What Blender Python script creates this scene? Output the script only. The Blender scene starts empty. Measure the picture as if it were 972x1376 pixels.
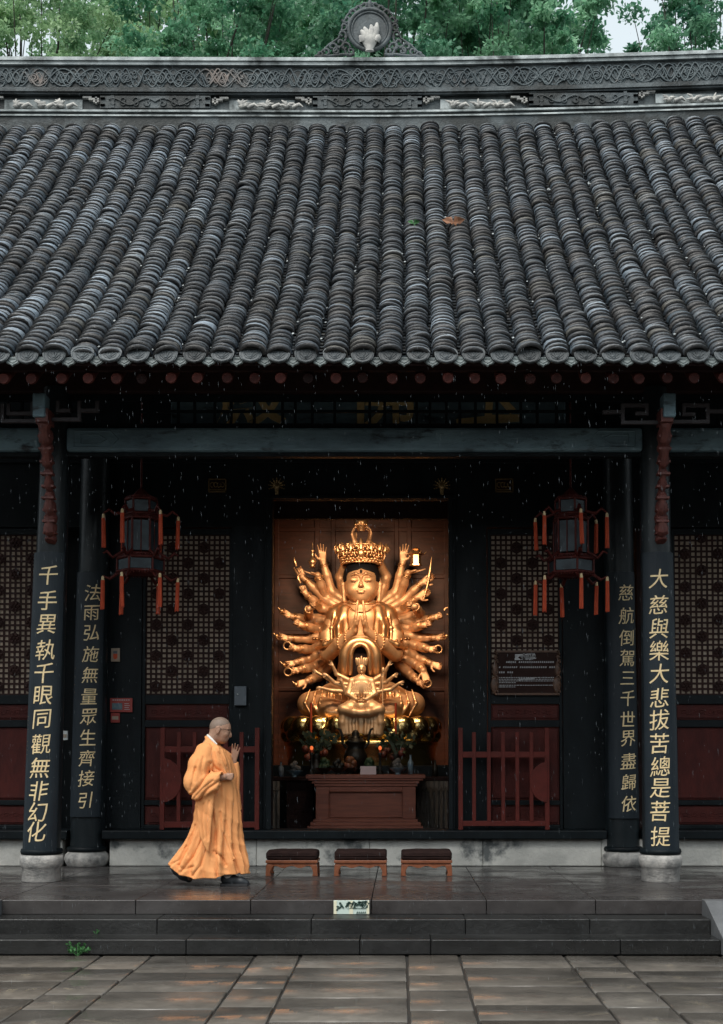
import bpy, math, random
import numpy as np
from mathutils import Matrix, Vector
R = math.radians
rng = np.random.default_rng(7); rnd = random.Random(5)
scene = bpy.context.scene

# ---------------------------------------------------------------- camera, sky, sun, exposure
F, CX, HORIZON, EYE, CAMY, PITCH = 1729.0, 538.0, 1022.0, 1.21, -13.0, R(2.5)   # photo is 972 x 1376
CY = HORIZON - F * math.tan(PITCH)
cam = bpy.data.cameras.new('camera'); cam_o = bpy.data.objects.new('camera', cam)
scene.collection.objects.link(cam_o); scene.camera = cam_o
cam_o.location = (0, CAMY, EYE); cam_o.rotation_euler = (R(90) + PITCH, 0, 0)
cam.sensor_fit = 'VERTICAL'; cam.sensor_height = 36; cam.lens = F / 1376 * 36
cam.shift_x = (486 - CX) / 1376; cam.shift_y = (CY - 688) / 1376
cam.clip_end = 5000; cam.clip_start = .1

SUN_EL, SUN_ROT = R(58), R(205)
w = bpy.data.worlds.new('World'); scene.world = w; w.use_nodes = True
nt = w.node_tree; nt.nodes.clear()
sky = nt.nodes.new('ShaderNodeTexSky'); sky.sky_type = 'NISHITA'; sky.sun_disc = False
sky.sun_elevation = SUN_EL; sky.sun_rotation = SUN_ROT; sky.air_density = 1.0; sky.dust_density = 4.0
hs = nt.nodes.new('ShaderNodeHueSaturation'); hs.inputs['Saturation'].default_value = .42   # a clouded, paler sky
bg = nt.nodes.new('ShaderNodeBackground'); bg.inputs[1].default_value = .15
wo = nt.nodes.new('ShaderNodeOutputWorld')
nt.links.new(sky.outputs[0], hs.inputs['Color'])
cl = nt.nodes.new('ShaderNodeMix'); cl.data_type = 'RGBA'; cl.inputs[0].default_value = .6; cl.inputs[7].default_value = (3.3, 3.75, 3.8, 1)   # even cloud cover
nt.links.new(hs.outputs[0], cl.inputs[6]); nt.links.new(cl.outputs[2], bg.inputs[0]); nt.links.new(bg.outputs[0], wo.inputs[0])
sl = bpy.data.lights.new('sun', 'SUN'); sl.energy = 1.3; sl.angle = R(40); sl.color = (1, .97, .92)
so = bpy.data.objects.new('sun', sl); scene.collection.objects.link(so)
# direction towards the sun: behind the camera, a little to the left
so.rotation_euler = Vector((-.42 * math.cos(SUN_EL), -.9 * math.cos(SUN_EL), math.sin(SUN_EL))).to_track_quat('Z', 'Y').to_euler()
scene.view_settings.view_transform = 'Standard'; scene.view_settings.look = 'None'
scene.view_settings.exposure = .9; scene.view_settings.gamma = 1
try: scene.view_settings.use_curve_mapping = False
except Exception: pass
cy = scene.cycles
cy.use_denoising = True; cy.max_bounces = 7; cy.diffuse_bounces = 3; cy.glossy_bounces = 4; cy.transmission_bounces = 6
cy.sample_clamp_indirect = 4; cy.caustics_reflective = False; cy.caustics_refractive = False

def at(px, py, Y):
    """Photo pixel seen at depth Y (metres behind the front columns) -> X, Z in metres."""
    u, v = (px - CX) / F, (CY - py) / F; D = Y - CAMY
    c, s = math.cos(PITCH), math.sin(PITCH); q = D / (c - v * s)
    return u * q, EYE + (s + v * c) * q

# ---------------------------------------------------------------- object helpers
def link(o): scene.collection.objects.link(o); return o
def tag(o, label=None, cat=None, group=None, kind=None):
    if label: o['label'] = label
    if cat: o['category'] = cat
    if group: o['group'] = group
    if kind: o['kind'] = kind
    return o
def empty(name, loc=(0, 0, 0), rz=0):
    o = bpy.data.objects.new(name, None); o.location = loc; o.rotation_euler = (0, 0, rz); o.empty_display_size = .1
    return link(o)
def adopt(o, parent):
    if parent is not None:
        o.parent = parent
        o.matrix_parent_inverse = wmat(parent).inverted()
    return o
def wmat(o):
    m = o.matrix_basis.copy()
    if o.parent: m = wmat(o.parent) @ o.matrix_parent_inverse @ m
    return m
def children(o): return [c for c in scene.collection.objects if c.parent == o]
def copy_tree(o, parent=None, kids=None):
    c = o.copy(); link(c)
    if parent is not None: c.parent = parent
    for ch in list(o.children): copy_tree(ch, c)
    return c
def raw_mesh(name, V, Fq, smooth=False, mat=None, parent=None, tint=None, sharp=None):
    """V (n,3), Fq (m,4) or list of faces -> linked object (world coordinates)."""
    me = bpy.data.meshes.new(name)
    V = np.asarray(V, dtype=np.float32)
    if isinstance(Fq, np.ndarray):
        n, k = Fq.shape
        me.vertices.add(len(V)); me.vertices.foreach_set('co', V.ravel())
        me.loops.add(n * k); me.loops.foreach_set('vertex_index', Fq.astype(np.int32).ravel())
        me.polygons.add(n); me.polygons.foreach_set('loop_start', np.arange(0, n * k, k, dtype=np.int32))
        me.update(calc_edges=True)
    else:
        me.from_pydata([tuple(map(float, v)) for v in V], [], Fq); me.update()
    if smooth:
        me.polygons.foreach_set('use_smooth', np.ones(len(me.polygons), dtype=bool))
    if tint is not None:
        a = me.attributes.new('tint', 'FLOAT_COLOR', 'FACE'); t = np.ones((len(me.polygons), 4), np.float32); t[:, :3] = tint
        a.data.foreach_set('color', t.ravel())
    me.validate()
    o = link(bpy.data.objects.new(name, me))
    if mat: me.materials.append(mat)
    return adopt(o, parent)

class MB:
    def __init__(s): s.v = []; s.f = []; s.sm = []
    def add(s, vs, fs, smooth=False):
        b = len(s.v); s.v += [tuple(map(float, p)) for p in vs]
        s.f += [tuple(b + i for i in f) for f in fs]; s.sm += [smooth] * len(fs); return s
    def box(s, x0, x1, y0, y1, z0, z1, m=None):
        P = [(x, y, z) for z in (z0, z1) for x, y in ((x0, y0), (x1, y0), (x1, y1), (x0, y1))]
        if m is not None: P = [m @ Vector(p) for p in P]
        return s.add(P, [(3, 2, 1, 0), (4, 5, 6, 7), (0, 1, 5, 4), (1, 2, 6, 5), (2, 3, 7, 6), (3, 0, 4, 7)])
    def tube(s, pts, r, n=8, caps=True, flat=1.0):
        pts = [Vector(p) for p in pts]; m = len(pts)
        rr = [r] * m if not hasattr(r, '__len__') else r
        vs = []; up = None
        for i, p in enumerate(pts):
            t = (pts[min(i + 1, m - 1)] - pts[max(i - 1, 0)]); t = t.normalized() if t.length > 1e-9 else Vector((0, 0, 1))
            if up is None: up = Vector((0, 1, 0)) if abs(t.y) < .9 else Vector((1, 0, 0))
            a = up - t * up.dot(t)
            if a.length < 1e-5: a = t.orthogonal()
            a.normalize(); up = a; b = t.cross(a)
            for k in range(n):
                q = 2 * math.pi * k / n
                vs.append(p + (a * math.cos(q) * flat + b * math.sin(q)) * rr[i])
        fs = [(i * n + k, i * n + (k + 1) % n, (i + 1) * n + (k + 1) % n, (i + 1) * n + k) for i in range(m - 1) for k in range(n)]
        s.add(vs, fs, True)
        if caps and n > 2:
            s.add(vs[:n], [tuple(range(n - 1, -1, -1))]); s.add(vs[-n:], [tuple(range(n))])
        return s
    def lathe(s, prof, c=(0, 0, 0), n=24, smooth=True):
        vs = [(c[0] + r * math.cos(2 * math.pi * k / n), c[1] + r * math.sin(2 * math.pi * k / n), c[2] + z) for r, z in prof for k in range(n)]
        m = len(prof)
        fs = [(i * n + k, i * n + (k + 1) % n, (i + 1) * n + (k + 1) % n, (i + 1) * n + k) for i in range(m - 1) for k in range(n)]
        s.add(vs, fs, smooth)
        s.add(vs[:n], [tuple(range(n - 1, -1, -1))]); s.add(vs[-n:], [tuple(range(n))]); return s
    def prism(s, poly, y0, y1):
        """poly in (x, z), extruded y0 (front) .. y1 (back)."""
        n = len(poly); vs = [(x, y0, z) for x, z in poly] + [(x, y1, z) for x, z in poly]
        area = sum(poly[i][0] * poly[(i + 1) % n][1] - poly[(i + 1) % n][0] * poly[i][1] for i in range(n))
        fs = [tuple(range(n)), tuple(range(2 * n - 1, n - 1, -1))] + [(i, i + n, (i + 1) % n + n, (i + 1) % n) for i in range(n)]
        if area < 0: fs = [tuple(reversed(f)) for f in fs]
        return s.add(vs, fs)
    def ball(s, c, r, n=8, m=6, smooth=True):
        r = r if hasattr(r, '__len__') else (r, r, r); vs = []
        for i in range(m + 1):
            t = math.pi * i / m
            for k in range(n):
                q = 2 * math.pi * k / n
                vs.append((c[0] + r[0] * math.sin(t) * math.cos(q), c[1] + r[1] * math.sin(t) * math.sin(q), c[2] + r[2] * math.cos(t)))
        return s.add(vs, [(i * n + k, (i + 1) * n + k, (i + 1) * n + (k + 1) % n, i * n + (k + 1) % n) for i in range(m) for k in range(n)], smooth)
    def build(s, name, mat=None, parent=None, bevel=0, mat_m=None):
        me = bpy.data.meshes.new(name); me.from_pydata(s.v, [], s.f); me.update()
        me.polygons.foreach_set('use_smooth', np.array(s.sm, dtype=bool))
        if mat: me.materials.append(mat)
        o = link(bpy.data.objects.new(name, me)); adopt(o, parent)
        if bevel:
            b = o.modifiers.new('bevel', 'BEVEL'); b.width = bevel; b.segments = 2; b.limit_method = 'ANGLE'; b.angle_limit = R(40)
        return o

# ---------------------------------------------------------------- signed-distance sculpting (for organic forms)
class Sdf:
    def __init__(s, lo, hi, h):
        s.lo = np.array(lo, float); s.h = h; s.n = np.ceil((np.array(hi) - s.lo) / h).astype(int) + 1
        s.d = np.full(s.n, 1e3, np.float32); s.ax = [s.lo[i] + h * np.arange(s.n[i]) for i in range(3)]
    def sub(s, lo, hi):
        sl = []
        for i in range(3):
            a = int(np.clip(np.floor((lo[i] - s.lo[i]) / s.h), 0, s.n[i])); b = int(np.clip(np.ceil((hi[i] - s.lo[i]) / s.h) + 1, 0, s.n[i]))
            sl.append(slice(a, b))
        return tuple(sl), s.ax[0][sl[0]][:, None, None], s.ax[1][sl[1]][None, :, None], s.ax[2][sl[2]][None, None, :]
    def op(s, f, lo, hi, k=.02, mode='add'):
        m = 2 * k + 3 * s.h
        sl, x, y, z = s.sub(np.array(lo) - m, np.array(hi) + m)
        if min(s.d[sl].shape) == 0: return s
        v = f(x, y, z); a = s.d[sl]; k = max(k, 1e-4)
        if mode == 'add':
            t = np.clip(.5 + .5 * (v - a) / k, 0, 1); s.d[sl] = v * (1 - t) + a * t - k * t * (1 - t)
        else:
            v = -v; t = np.clip(.5 - .5 * (v - a) / k, 0, 1); s.d[sl] = v * (1 - t) + a * t + k * t * (1 - t)
        return s
    def cap(s, a, b, ra, rb=None, k=.02, mode='add'):
        a = np.array(a, float); b = np.array(b, float); rb = ra if rb is None else rb; d = b - a; L = max(d @ d, 1e-12); r = max(ra, rb)
        def f(x, y, z):
            t = np.clip(((x - a[0]) * d[0] + (y - a[1]) * d[1] + (z - a[2]) * d[2]) / L, 0, 1)
            return np.sqrt((x - a[0] - t * d[0]) ** 2 + (y - a[1] - t * d[1]) ** 2 + (z - a[2] - t * d[2]) ** 2) - (ra + (rb - ra) * t)
        return s.op(f, np.minimum(a, b) - r, np.maximum(a, b) + r, k, mode)
    def chain(s, pts, rr, k=.02, mode='add'):
        for i in range(len(pts) - 1): s.cap(pts[i], pts[i + 1], rr[i], rr[i + 1], k, mode)
        return s
    def ell(s, c, r, k=.02, rot=None, mode='add'):
        c = np.array(c, float); r = np.array(r, float); M = np.eye(3) if rot is None else np.array(Matrix(rot).inverted() if not isinstance(rot, Matrix) else rot.inverted())[:3, :3]
        def f(x, y, z):
            X, Y, Z = x - c[0], y - c[1], z - c[2]
            u, v, q = M[0, 0] * X + M[0, 1] * Y + M[0, 2] * Z, M[1, 0] * X + M[1, 1] * Y + M[1, 2] * Z, M[2, 0] * X + M[2, 1] * Y + M[2, 2] * Z
            k0 = np.sqrt((u / r[0]) ** 2 + (v / r[1]) ** 2 + (q / r[2]) ** 2); k1 = np.sqrt((u / r[0] ** 2) ** 2 + (v / r[1] ** 2) ** 2 + (q / r[2] ** 2) ** 2)
            return k0 * (k0 - 1) / np.maximum(k1, 1e-9)
        m = r.max() if rot is not None else r
        return s.op(f, c - m, c + m, k, mode)
    def mesh(s):
        d = s.d; sg = d < 0; n0, n1, n2 = d.shape
        cnt = np.zeros((n0 - 1, n1 - 1, n2 - 1), np.int8)
        for i in (0, 1):
            for j in (0, 1):
                for k in (0, 1): cnt += sg[i:n0 - 1 + i, j:n1 - 1 + j, k:n2 - 1 + k]
        I = np.argwhere((cnt > 0) & (cnt < 8)); ids = np.full(cnt.shape, -1, np.int64); ids[tuple(I.T)] = np.arange(len(I))
        acc = np.zeros((len(I), 3)); num = np.zeros(len(I))
        C = [(i, j, k) for i in (0, 1) for j in (0, 1) for k in (0, 1)]
        for a in C:
            for ax in range(3):
                if a[ax] == 1: continue
                b = list(a); b[ax] = 1
                va = d[I[:, 0] + a[0], I[:, 1] + a[1], I[:, 2] + a[2]]; vb = d[I[:, 0] + b[0], I[:, 1] + b[1], I[:, 2] + b[2]]
                m = (va < 0) != (vb < 0); t = np.where(m, va / np.where(m, va - vb, 1), 0)
                p = np.tile(np.array(a, float), (len(I), 1)); p[:, ax] += t
                acc[m] += p[m]; num[m] += 1
        V = s.lo + s.h * (I + acc / num[:, None])
        Q = []
        for ax in range(3):
            o = [x for x in range(3) if x != ax]
            s0 = [slice(None)] * 3; s1 = [slice(None)] * 3; s0[ax] = slice(0, -1); s1[ax] = slice(1, None)
            ch = sg[tuple(s0)] != sg[tuple(s1)]
            E = np.argwhere(ch); ok = np.ones(len(E), bool)
            for q in o: ok &= (E[:, q] > 0) & (E[:, q] < d.shape[q] - 1)
            E = E[ok]
            def cid(du, dv):
                e = E.copy(); e[:, o[0]] -= du; e[:, o[1]] -= dv; return ids[e[:, 0], e[:, 1], e[:, 2]]
            q = np.stack([cid(1, 1), cid(0, 1), cid(0, 0), cid(1, 0)], 1)
            flip = sg[E[:, 0], E[:, 1], E[:, 2]]
            if ax == 1: flip = ~flip
            q[~flip] = q[~flip][:, ::-1]; Q.append(q)
        return V, np.concatenate(Q)
    def build(s, name, mat, parent=None, smooth_it=1):
        V, Q = s.mesh()
        for _ in range(smooth_it):   # light relaxation
            A = np.zeros_like(V); n = np.zeros(len(V))
            for a, b in ((0, 1), (1, 2), (2, 3), (3, 0)):
                np.add.at(A, Q[:, a], V[Q[:, b]]); np.add.at(A, Q[:, b], V[Q[:, a]]); np.add.at(n, Q[:, a], 1); np.add.at(n, Q[:, b], 1)
            V = .5 * V + .5 * A / n[:, None]
        return raw_mesh(name, V, Q, True, mat, parent)

# ---------------------------------------------------------------- materials
MATS = {}
def mat(name, col, rough=.5, col2=None, nscale=6.0, metal=0.0, bump=0.0, bscale=40.0, rough2=None, spec=.5, stretch=(1, 1, 1), coat=0.0, tint=False, rand=0.0, sharp=(.35, .65), dirt=None):
    m = bpy.data.materials.new(name); m.use_nodes = True; N = m.node_tree.nodes; L = m.node_tree.links
    p = N['Principled BSDF']; p.inputs['Base Color'].default_value = (*col, 1); p.inputs['Roughness'].default_value = rough
    p.inputs['Metallic'].default_value = metal; p.inputs['Specular IOR Level'].default_value = spec
    if coat: p.inputs['Coat Weight'].default_value = coat; p.inputs['Coat Roughness'].default_value = .12
    tc = N.new('ShaderNodeTexCoord'); mp = N.new('ShaderNodeMapping'); mp.inputs['Scale'].default_value = stretch
    L.new(tc.outputs['Object'], mp.inputs[0]); vec = mp.outputs[0]; out = None
    def noise(sc, det=4, ro=.55):
        n = N.new('ShaderNodeTexNoise'); n.inputs['Scale'].default_value = sc; n.inputs['Detail'].default_value = det; n.inputs['Roughness'].default_value = ro
        L.new(vec, n.inputs['Vector']); return n.outputs[0]
    def ramp(s, a, b):
        r = N.new('ShaderNodeMapRange'); r.inputs[1].default_value = a; r.inputs[2].default_value = b; L.new(s, r.inputs[0]); return r.outputs[0]
    def mix(f, a, b, mode='MIX'):
        x = N.new('ShaderNodeMix'); x.data_type = 'RGBA'; x.blend_type = mode
        for i, v in ((0, f), (6, a), (7, b)):
            if isinstance(v, (int, float)): x.inputs[i].default_value = v
            elif isinstance(v, tuple): x.inputs[i].default_value = (*v, 1)
            else: L.new(v, x.inputs[i])
        return x.outputs[2]
    if col2: out = mix(ramp(noise(nscale, 6, .6), *sharp), tuple(col), tuple(col2))
    if dirt: out = mix(ramp(noise(dirt[1], 8, .65), dirt[2], dirt[3]), out if out is not None else tuple(col), tuple(dirt[0]))
    if tint:
        a = N.new('ShaderNodeAttribute'); a.attribute_name = 'tint'
        out = mix(1.0, out if out is not None else tuple(col), a.outputs[0], 'MULTIPLY')
    if rand:
        oi = N.new('ShaderNodeObjectInfo'); hv = N.new('ShaderNodeHueSaturation')
        r = N.new('ShaderNodeMapRange'); r.inputs[3].default_value = 1 - rand; r.inputs[4].default_value = 1 + rand; L.new(oi.outputs['Random'], r.inputs[0])
        L.new(r.outputs[0], hv.inputs['Value']); 
        if out is not None: L.new(out, hv.inputs['Color'])
        else: hv.inputs['Color'].default_value = (*col, 1)
        out = hv.outputs[0]
    if out is not None: L.new(out, p.inputs['Base Color'])
    if rough2 is not None:
        r = N.new('ShaderNodeMapRange'); r.inputs[1].default_value = .35; r.inputs[2].default_value = .65; r.inputs[3].default_value = rough; r.inputs[4].default_value = rough2
        L.new(noise(nscale * .7, 5), r.inputs[0]); L.new(r.outputs[0], p.inputs['Roughness'])
    if bump:
        b = N.new('ShaderNodeBump'); b.inputs['Strength'].default_value = bump; b.inputs['Distance'].default_value = .02
        L.new(noise(bscale, 6, .6), b.inputs['Height']); L.new(b.outputs[0], p.inputs['Normal'])
    MATS[name] = m
    return m
M = type('M', (), {})
M.tile = mat('roof_tile', (.58, .67, .77), .30, tint=True, bump=.3, bscale=60, col2=(.30, .35, .40), nscale=30, rough2=.6)
M.tile_end = mat('tile_end', (.034, .044, .050), .5, (.07, .082, .088), 26, rand=.45, bump=.3, bscale=70)
M.drip = mat('drip_tile', (.10, .13, .132), .45, (.18, .215, .215), 24, rand=.35, bump=.3, bscale=70)
M.ridge = mat('ridge_grey', (.038, .052, .060), .6, (.10, .122, .128), 3.0, bump=.5, bscale=30, dirt=((.010, .015, .015), 1.9, .40, .55))
M.ridge_carve = mat('ridge_carving', (.030, .046, .054), .6, (.085, .11, .118), 2.4, bump=.3, bscale=40, dirt=((.30, .235, .20), .9, .58, .70))
M.ridge_white = mat('limewash_grey', (.55, .60, .60), .7, (.27, .31, .315), 5, bump=.3, bscale=40, dirt=((.05, .06, .06), 2.2, .46, .64))
M.relief = mat('relief_white', (.55, .54, .5), .7, (.3, .3, .29), 12, bump=.3, bscale=60)
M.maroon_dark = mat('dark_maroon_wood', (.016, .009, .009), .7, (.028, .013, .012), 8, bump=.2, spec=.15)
M.rafter_end = mat('rafter_red', (.11, .032, .026), .7, (.045, .016, .014), 9, rand=.85, spec=.15)
M.black = mat('black_lacquer', (.0035, .006, .0075), .42, (.007, .011, .0135), 5, bump=.12, bscale=25, rough2=.6, spec=.16, stretch=(1, 1, .3))
M.board = mat('couplet_lacquer', (.011, .017, .023), .42, (.018, .026, .033), 6, bump=.1, bscale=20, rough2=.55, spec=.25, stretch=(1, 1, .25))
M.column = mat('column_lacquer', (.008, .012, .0145), .30, (.014, .020, .023), 6, bump=.12, bscale=20, rough2=.5, spec=.28, stretch=(1, 1, .3))
M.beam = mat('blue_grey_beam', (.19, .31, .37), .42, (.085, .14, .175), 2.2, bump=.35, bscale=18, rough2=.55, stretch=(.6, 1, 1.6), dirt=((.012, .016, .02), 5, .56, .68))
M.redwood = mat('dark_red_wood', (.075, .015, .012), .5, (.048, .011, .0095), 10, bump=.2, bscale=40, stretch=(1, 1, .4), rough2=.65, spec=.18)
M.rail = mat('red_railing_paint', (.115, .020, .015), .5, (.085, .016, .012), 9, bump=.1, spec=.2)
M.bracket = mat('red_carved_bracket', (.15, .045, .036), .55, (.085, .026, .022), 12, bump=.3, bscale=50)
M.fret = mat('fret_wood', (.05, .045, .05), .6, (.03, .026, .03), 9)
M.lattice = mat('lattice_wood', (.024, .011, .010), .6, (.036, .016, .013), 9, spec=.15)
M.paper = mat('cream_window_paper', (.43, .35, .27), .85, (.32, .26, .20), 3)
M.plinth = mat('plinth_stone', (.60, .595, .55), .75, (.42, .42, .39), 3.0, bump=.4, bscale=24, dirt=((.10, .11, .11), 1.6, .55, .64))
M.base = mat('column_base_stone', (.50, .48, .45), .75, (.25, .25, .24), 9, bump=.5, bscale=50, dirt=((.06, .06, .06), 7, .52, .75))
M.gold_leaf = mat('gilt_lettering', (.86, .70, .42), .5, (.72, .54, .28), 30, metal=.0)
M.gold_sign = mat('plaque_gilt', (.92, .72, .36), .5, (.80, .60, .26), 30)
M.gold_dim = mat('dim_gilt', (.30, .20, .08), .4, (.16, .11, .05), 30, metal=.6)
M.gold = mat('statue_gold', (.84, .50, .26), .37, (.70, .39, .18), 6, metal=.9, bump=.05, bscale=20, rough2=.36)
M.gold_soft = mat('statue_gold_matt', (.78, .44, .23), .48, (.64, .34, .165), 6, metal=.5, bump=.05, bscale=30, rough2=.46)
M.gold_bright = mat('statue_gold_polished', (.95, .70, .30), .24, (.9, .62, .24), 5, metal=1.0, bump=.25, bscale=9)
M.hair = mat('statue_black_hair', (.006, .006, .008), .6, spec=.15)
M.back_wall = mat('brown_panel', (.115, .029, .011), .5, (.07, .017, .006), 4, bump=.1, bscale=30, stretch=(1, 1, 5))
M.altar = mat('altar_wood', (.27, .090, .055), .42, (.19, .062, .040), 3, bump=.12, bscale=30, stretch=(1, 1, 9), rough2=.5, spec=.3)
M.curtain = mat('grey_cloth', (.16, .14, .12), .9, (.12, .105, .09), 8)
M.stool = mat('stool_wood', (.26, .088, .038), .35, (.18, .058, .026), 6, bump=.1, stretch=(3, 3, 3), rough2=.45)
M.cushion = mat('dark_cushion', (.032, .018, .016), .9, (.022, .013, .012), 12, bump=.3, bscale=90, spec=.08)
M.robe = mat('orange_robe_cloth', (.86, .385, .150), .8, (.80, .338, .125), 4, bump=.35, bscale=16, spec=.2, stretch=(1, 1, .35))
M.skin = mat('skin', (.40, .235, .16), .5, (.36, .20, .13), 14, bump=.08, bscale=80)
M.white_cloth = mat('white_cloth', (.75, .73, .68), .8)
M.shoe = mat('dark_shoe', (.014, .018, .022), .5, (.022, .026, .03), 12)
M.sole = mat('shoe_sole', (.03, .03, .032), .7)
M.dark_metal = mat('dark_metal', (.03, .03, .03), .35, metal=.8)
M.bronze = mat('dark_bronze', (.030, .026, .02), .4, (.018, .016, .013), 14, metal=.6)
M.tassel = mat('red_tassel', (.62, .085, .022), .6, (.52, .06, .016), 14)
M.lantern = mat('lantern_wood', (.11, .020, .016), .5, (.06, .012, .010), 16, spec=.2)
M.lglass = mat('lantern_glass', (.045, .066, .08), .35, (.02, .03, .038), 7, spec=.3, rough2=.45)
M.brown_sign = mat('notice_brown', (.030, .013, .010), .6, (.022, .010, .008), 6, spec=.12)
M.sign_frame = mat('notice_frame', (.12, .055, .028), .5, (.06, .03, .018), 24)
M.letter_grey = mat('grey_lettering', (.42, .42, .43), .6)
M.white = mat('white_plastic', (.62, .66, .65), .5)
M.palegreen = mat('pale_green_sign', (.55, .66, .60), .4)
M.sign_ink = mat('sign_ink', (.02, .05, .04), .5)
M.tape = mat('cream_tape', (.72, .70, .52), .45)
M.red_sign = mat('red_notice', (.30, .04, .03), .5)
M.blue_glass = mat('grey_device', (.10, .12, .14), .4)
M.pinkcard = mat('pink_card', (.62, .46, .44), .6)
M.bark = mat('bark', (.030, .028, .022), .9, (.05, .045, .036), 6, bump=.6, bscale=20)
M.dark_leaf = mat('dark_leaf', (.02, .035, .016), .6, (.03, .05, .02), 9)
M.fruit = mat('fruit', (.16, .028, .018), .5, (.11, .04, .016), 6, rand=.3)
M.greens = mat('green_offering', (.022, .05, .016), .6, (.014, .035, .01), 12)
M.porcelain = mat('porcelain', (.16, .21, .22), .25, (.08, .14, .19), 20)
M.weed = mat('weed_leaf', (.035, .13, .035), .6, (.05, .17, .05), 9)
M.dry_leaf = mat('dry_leaf', (.30, .14, .075), .7, (.22, .10, .05), 16)

def leaf_mat(name, c1, c2, trans=.35):
    m = bpy.data.materials.new(name); m.use_nodes = True; N = m.node_tree.nodes; L = m.node_tree.links
    N.clear(); o = N.new('ShaderNodeOutputMaterial'); a = N.new('ShaderNodeAttribute'); a.attribute_name = 'tint'
    mx = N.new('ShaderNodeMix'); mx.data_type = 'RGBA'; mx.inputs[6].default_value = (*c1, 1); mx.inputs[7].default_value = (*c2, 1)
    sp = N.new('ShaderNodeSeparateColor'); L.new(a.outputs[0], sp.inputs[0]); L.new(sp.outputs[0], mx.inputs[0])
    d = N.new('ShaderNodeBsdfPrincipled'); d.inputs['Roughness'].default_value = .45; L.new(mx.outputs[2], d.inputs['Base Color'])
    t = N.new('ShaderNodeBsdfTranslucent'); L.new(mx.outputs[2], t.inputs[0])
    ms = N.new('ShaderNodeMixShader'); ms.inputs[0].default_value = trans; L.new(d.outputs[0], ms.inputs[1]); L.new(t.outputs[0], ms.inputs[2]); L.new(ms.outputs[0], o.inputs[0])
    return m
M.leaf_a = leaf_mat('camphor_leaf', (.05, .21, .115), (.34, .60, .38), .6)
M.leaf_b = leaf_mat('pale_leaf', (.17, .34, .18), (.38, .55, .30), .5)
M.leaf_c = leaf_mat('deep_leaf', (.035, .16, .10), (.28, .54, .34), .55)

def stone_floor(name, col, col2, joint=False, tint=False, rough=(.12, .42), striae=False, dirt=None, bump=.2):
    """Wet stone: patches of standing wet gloss, drier rougher areas, fine chisel lines."""
    m = bpy.data.materials.new(name); m.use_nodes = True; N = m.node_tree.nodes; L = m.node_tree.links; p = N['Principled BSDF']
    g = N.new('ShaderNodeNewGeometry')
    def noise(sc, det, ro=.6, st=None):
        n = N.new('ShaderNodeTexNoise'); n.inputs['Scale'].default_value = sc; n.inputs['Detail'].default_value = det; n.inputs['Roughness'].default_value = ro
        if st:
            mp = N.new('ShaderNodeMapping'); mp.inputs['Scale'].default_value = st; L.new(g.outputs['Position'], mp.inputs[0]); L.new(mp.outputs[0], n.inputs['Vector'])
        else: L.new(g.outputs['Position'], n.inputs['Vector'])
        return n.outputs[0]
    def rng_(s, a, b, c=0., d=1.):
        r = N.new('ShaderNodeMapRange'); r.inputs[1].default_value = a; r.inputs[2].default_value = b; r.inputs[3].default_value = c; r.inputs[4].default_value = d; L.new(s, r.inputs[0]); return r.outputs[0]
    def mix(f, a, b, mode='MIX'):
        x = N.new('ShaderNodeMix'); x.data_type = 'RGBA'; x.blend_type = mode
        for i, v in ((0, f), (6, a), (7, b)):
            if isinstance(v, (int, float)): x.inputs[i].default_value = v
            elif isinstance(v, tuple): x.inputs[i].default_value = (*v, 1)
            else: L.new(v, x.inputs[i])
        return x.outputs[2]
    out = mix(rng_(noise(1.3, 8), .35, .65), col, col2)
    out = mix(rng_(noise(9, 6), .3, .75, 0, .5), out, tuple(c * .55 for c in col))
    if tint:
        a = N.new('ShaderNodeAttribute'); a.attribute_name = 'tint'; out = mix(1.0, out, a.outputs[0], 'MULTIPLY')
    L.new(out, p.inputs['Base Color'])
    L.new(rng_(noise(1.1, 6, .6, (1, 1.8, 1)), .38, .62, *rough), p.inputs['Roughness'])
    b = N.new('ShaderNodeBump'); b.inputs['Strength'].default_value = bump; b.inputs['Distance'].default_value = .01
    h = noise(14, 8, .65)
    if striae:
        wv = N.new('ShaderNodeTexWave'); wv.bands_direction = 'X'; wv.inputs['Scale'].default_value = 10; wv.inputs['Distortion'].default_value = 2.5; wv.inputs['Detail'].default_value = 2
        L.new(g.outputs['Position'], wv.inputs['Vector'])
        ad = N.new('ShaderNodeMath'); ad.operation = 'MULTIPLY_ADD'; L.new(wv.outputs[1], ad.inputs[0]); ad.inputs[1].default_value = .8; L.new(h, ad.inputs[2]); h = ad.outputs[0]
    L.new(h, b.inputs['Height']); L.new(b.outputs[0], p.inputs['Normal'])
    return m
M.porch = stone_floor('wet_porch_stone', (.032, .028, .0275), (.068, .064, .063), rough=(.10, .38))
M.step = stone_floor('step_stone', (.009, .0092, .0092), (.021, .0215, .021), rough=(.18, .5), bump=.8)
M.paving = stone_floor('wet_courtyard_stone', (.082, .074, .064), (.18, .162, .14), tint=True, rough=(.07, .26), striae=True, bump=.03)
M.earth = stone_floor('joint_earth', (.025, .024, .022), (.04, .038, .034), rough=(.4, .7))

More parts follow.
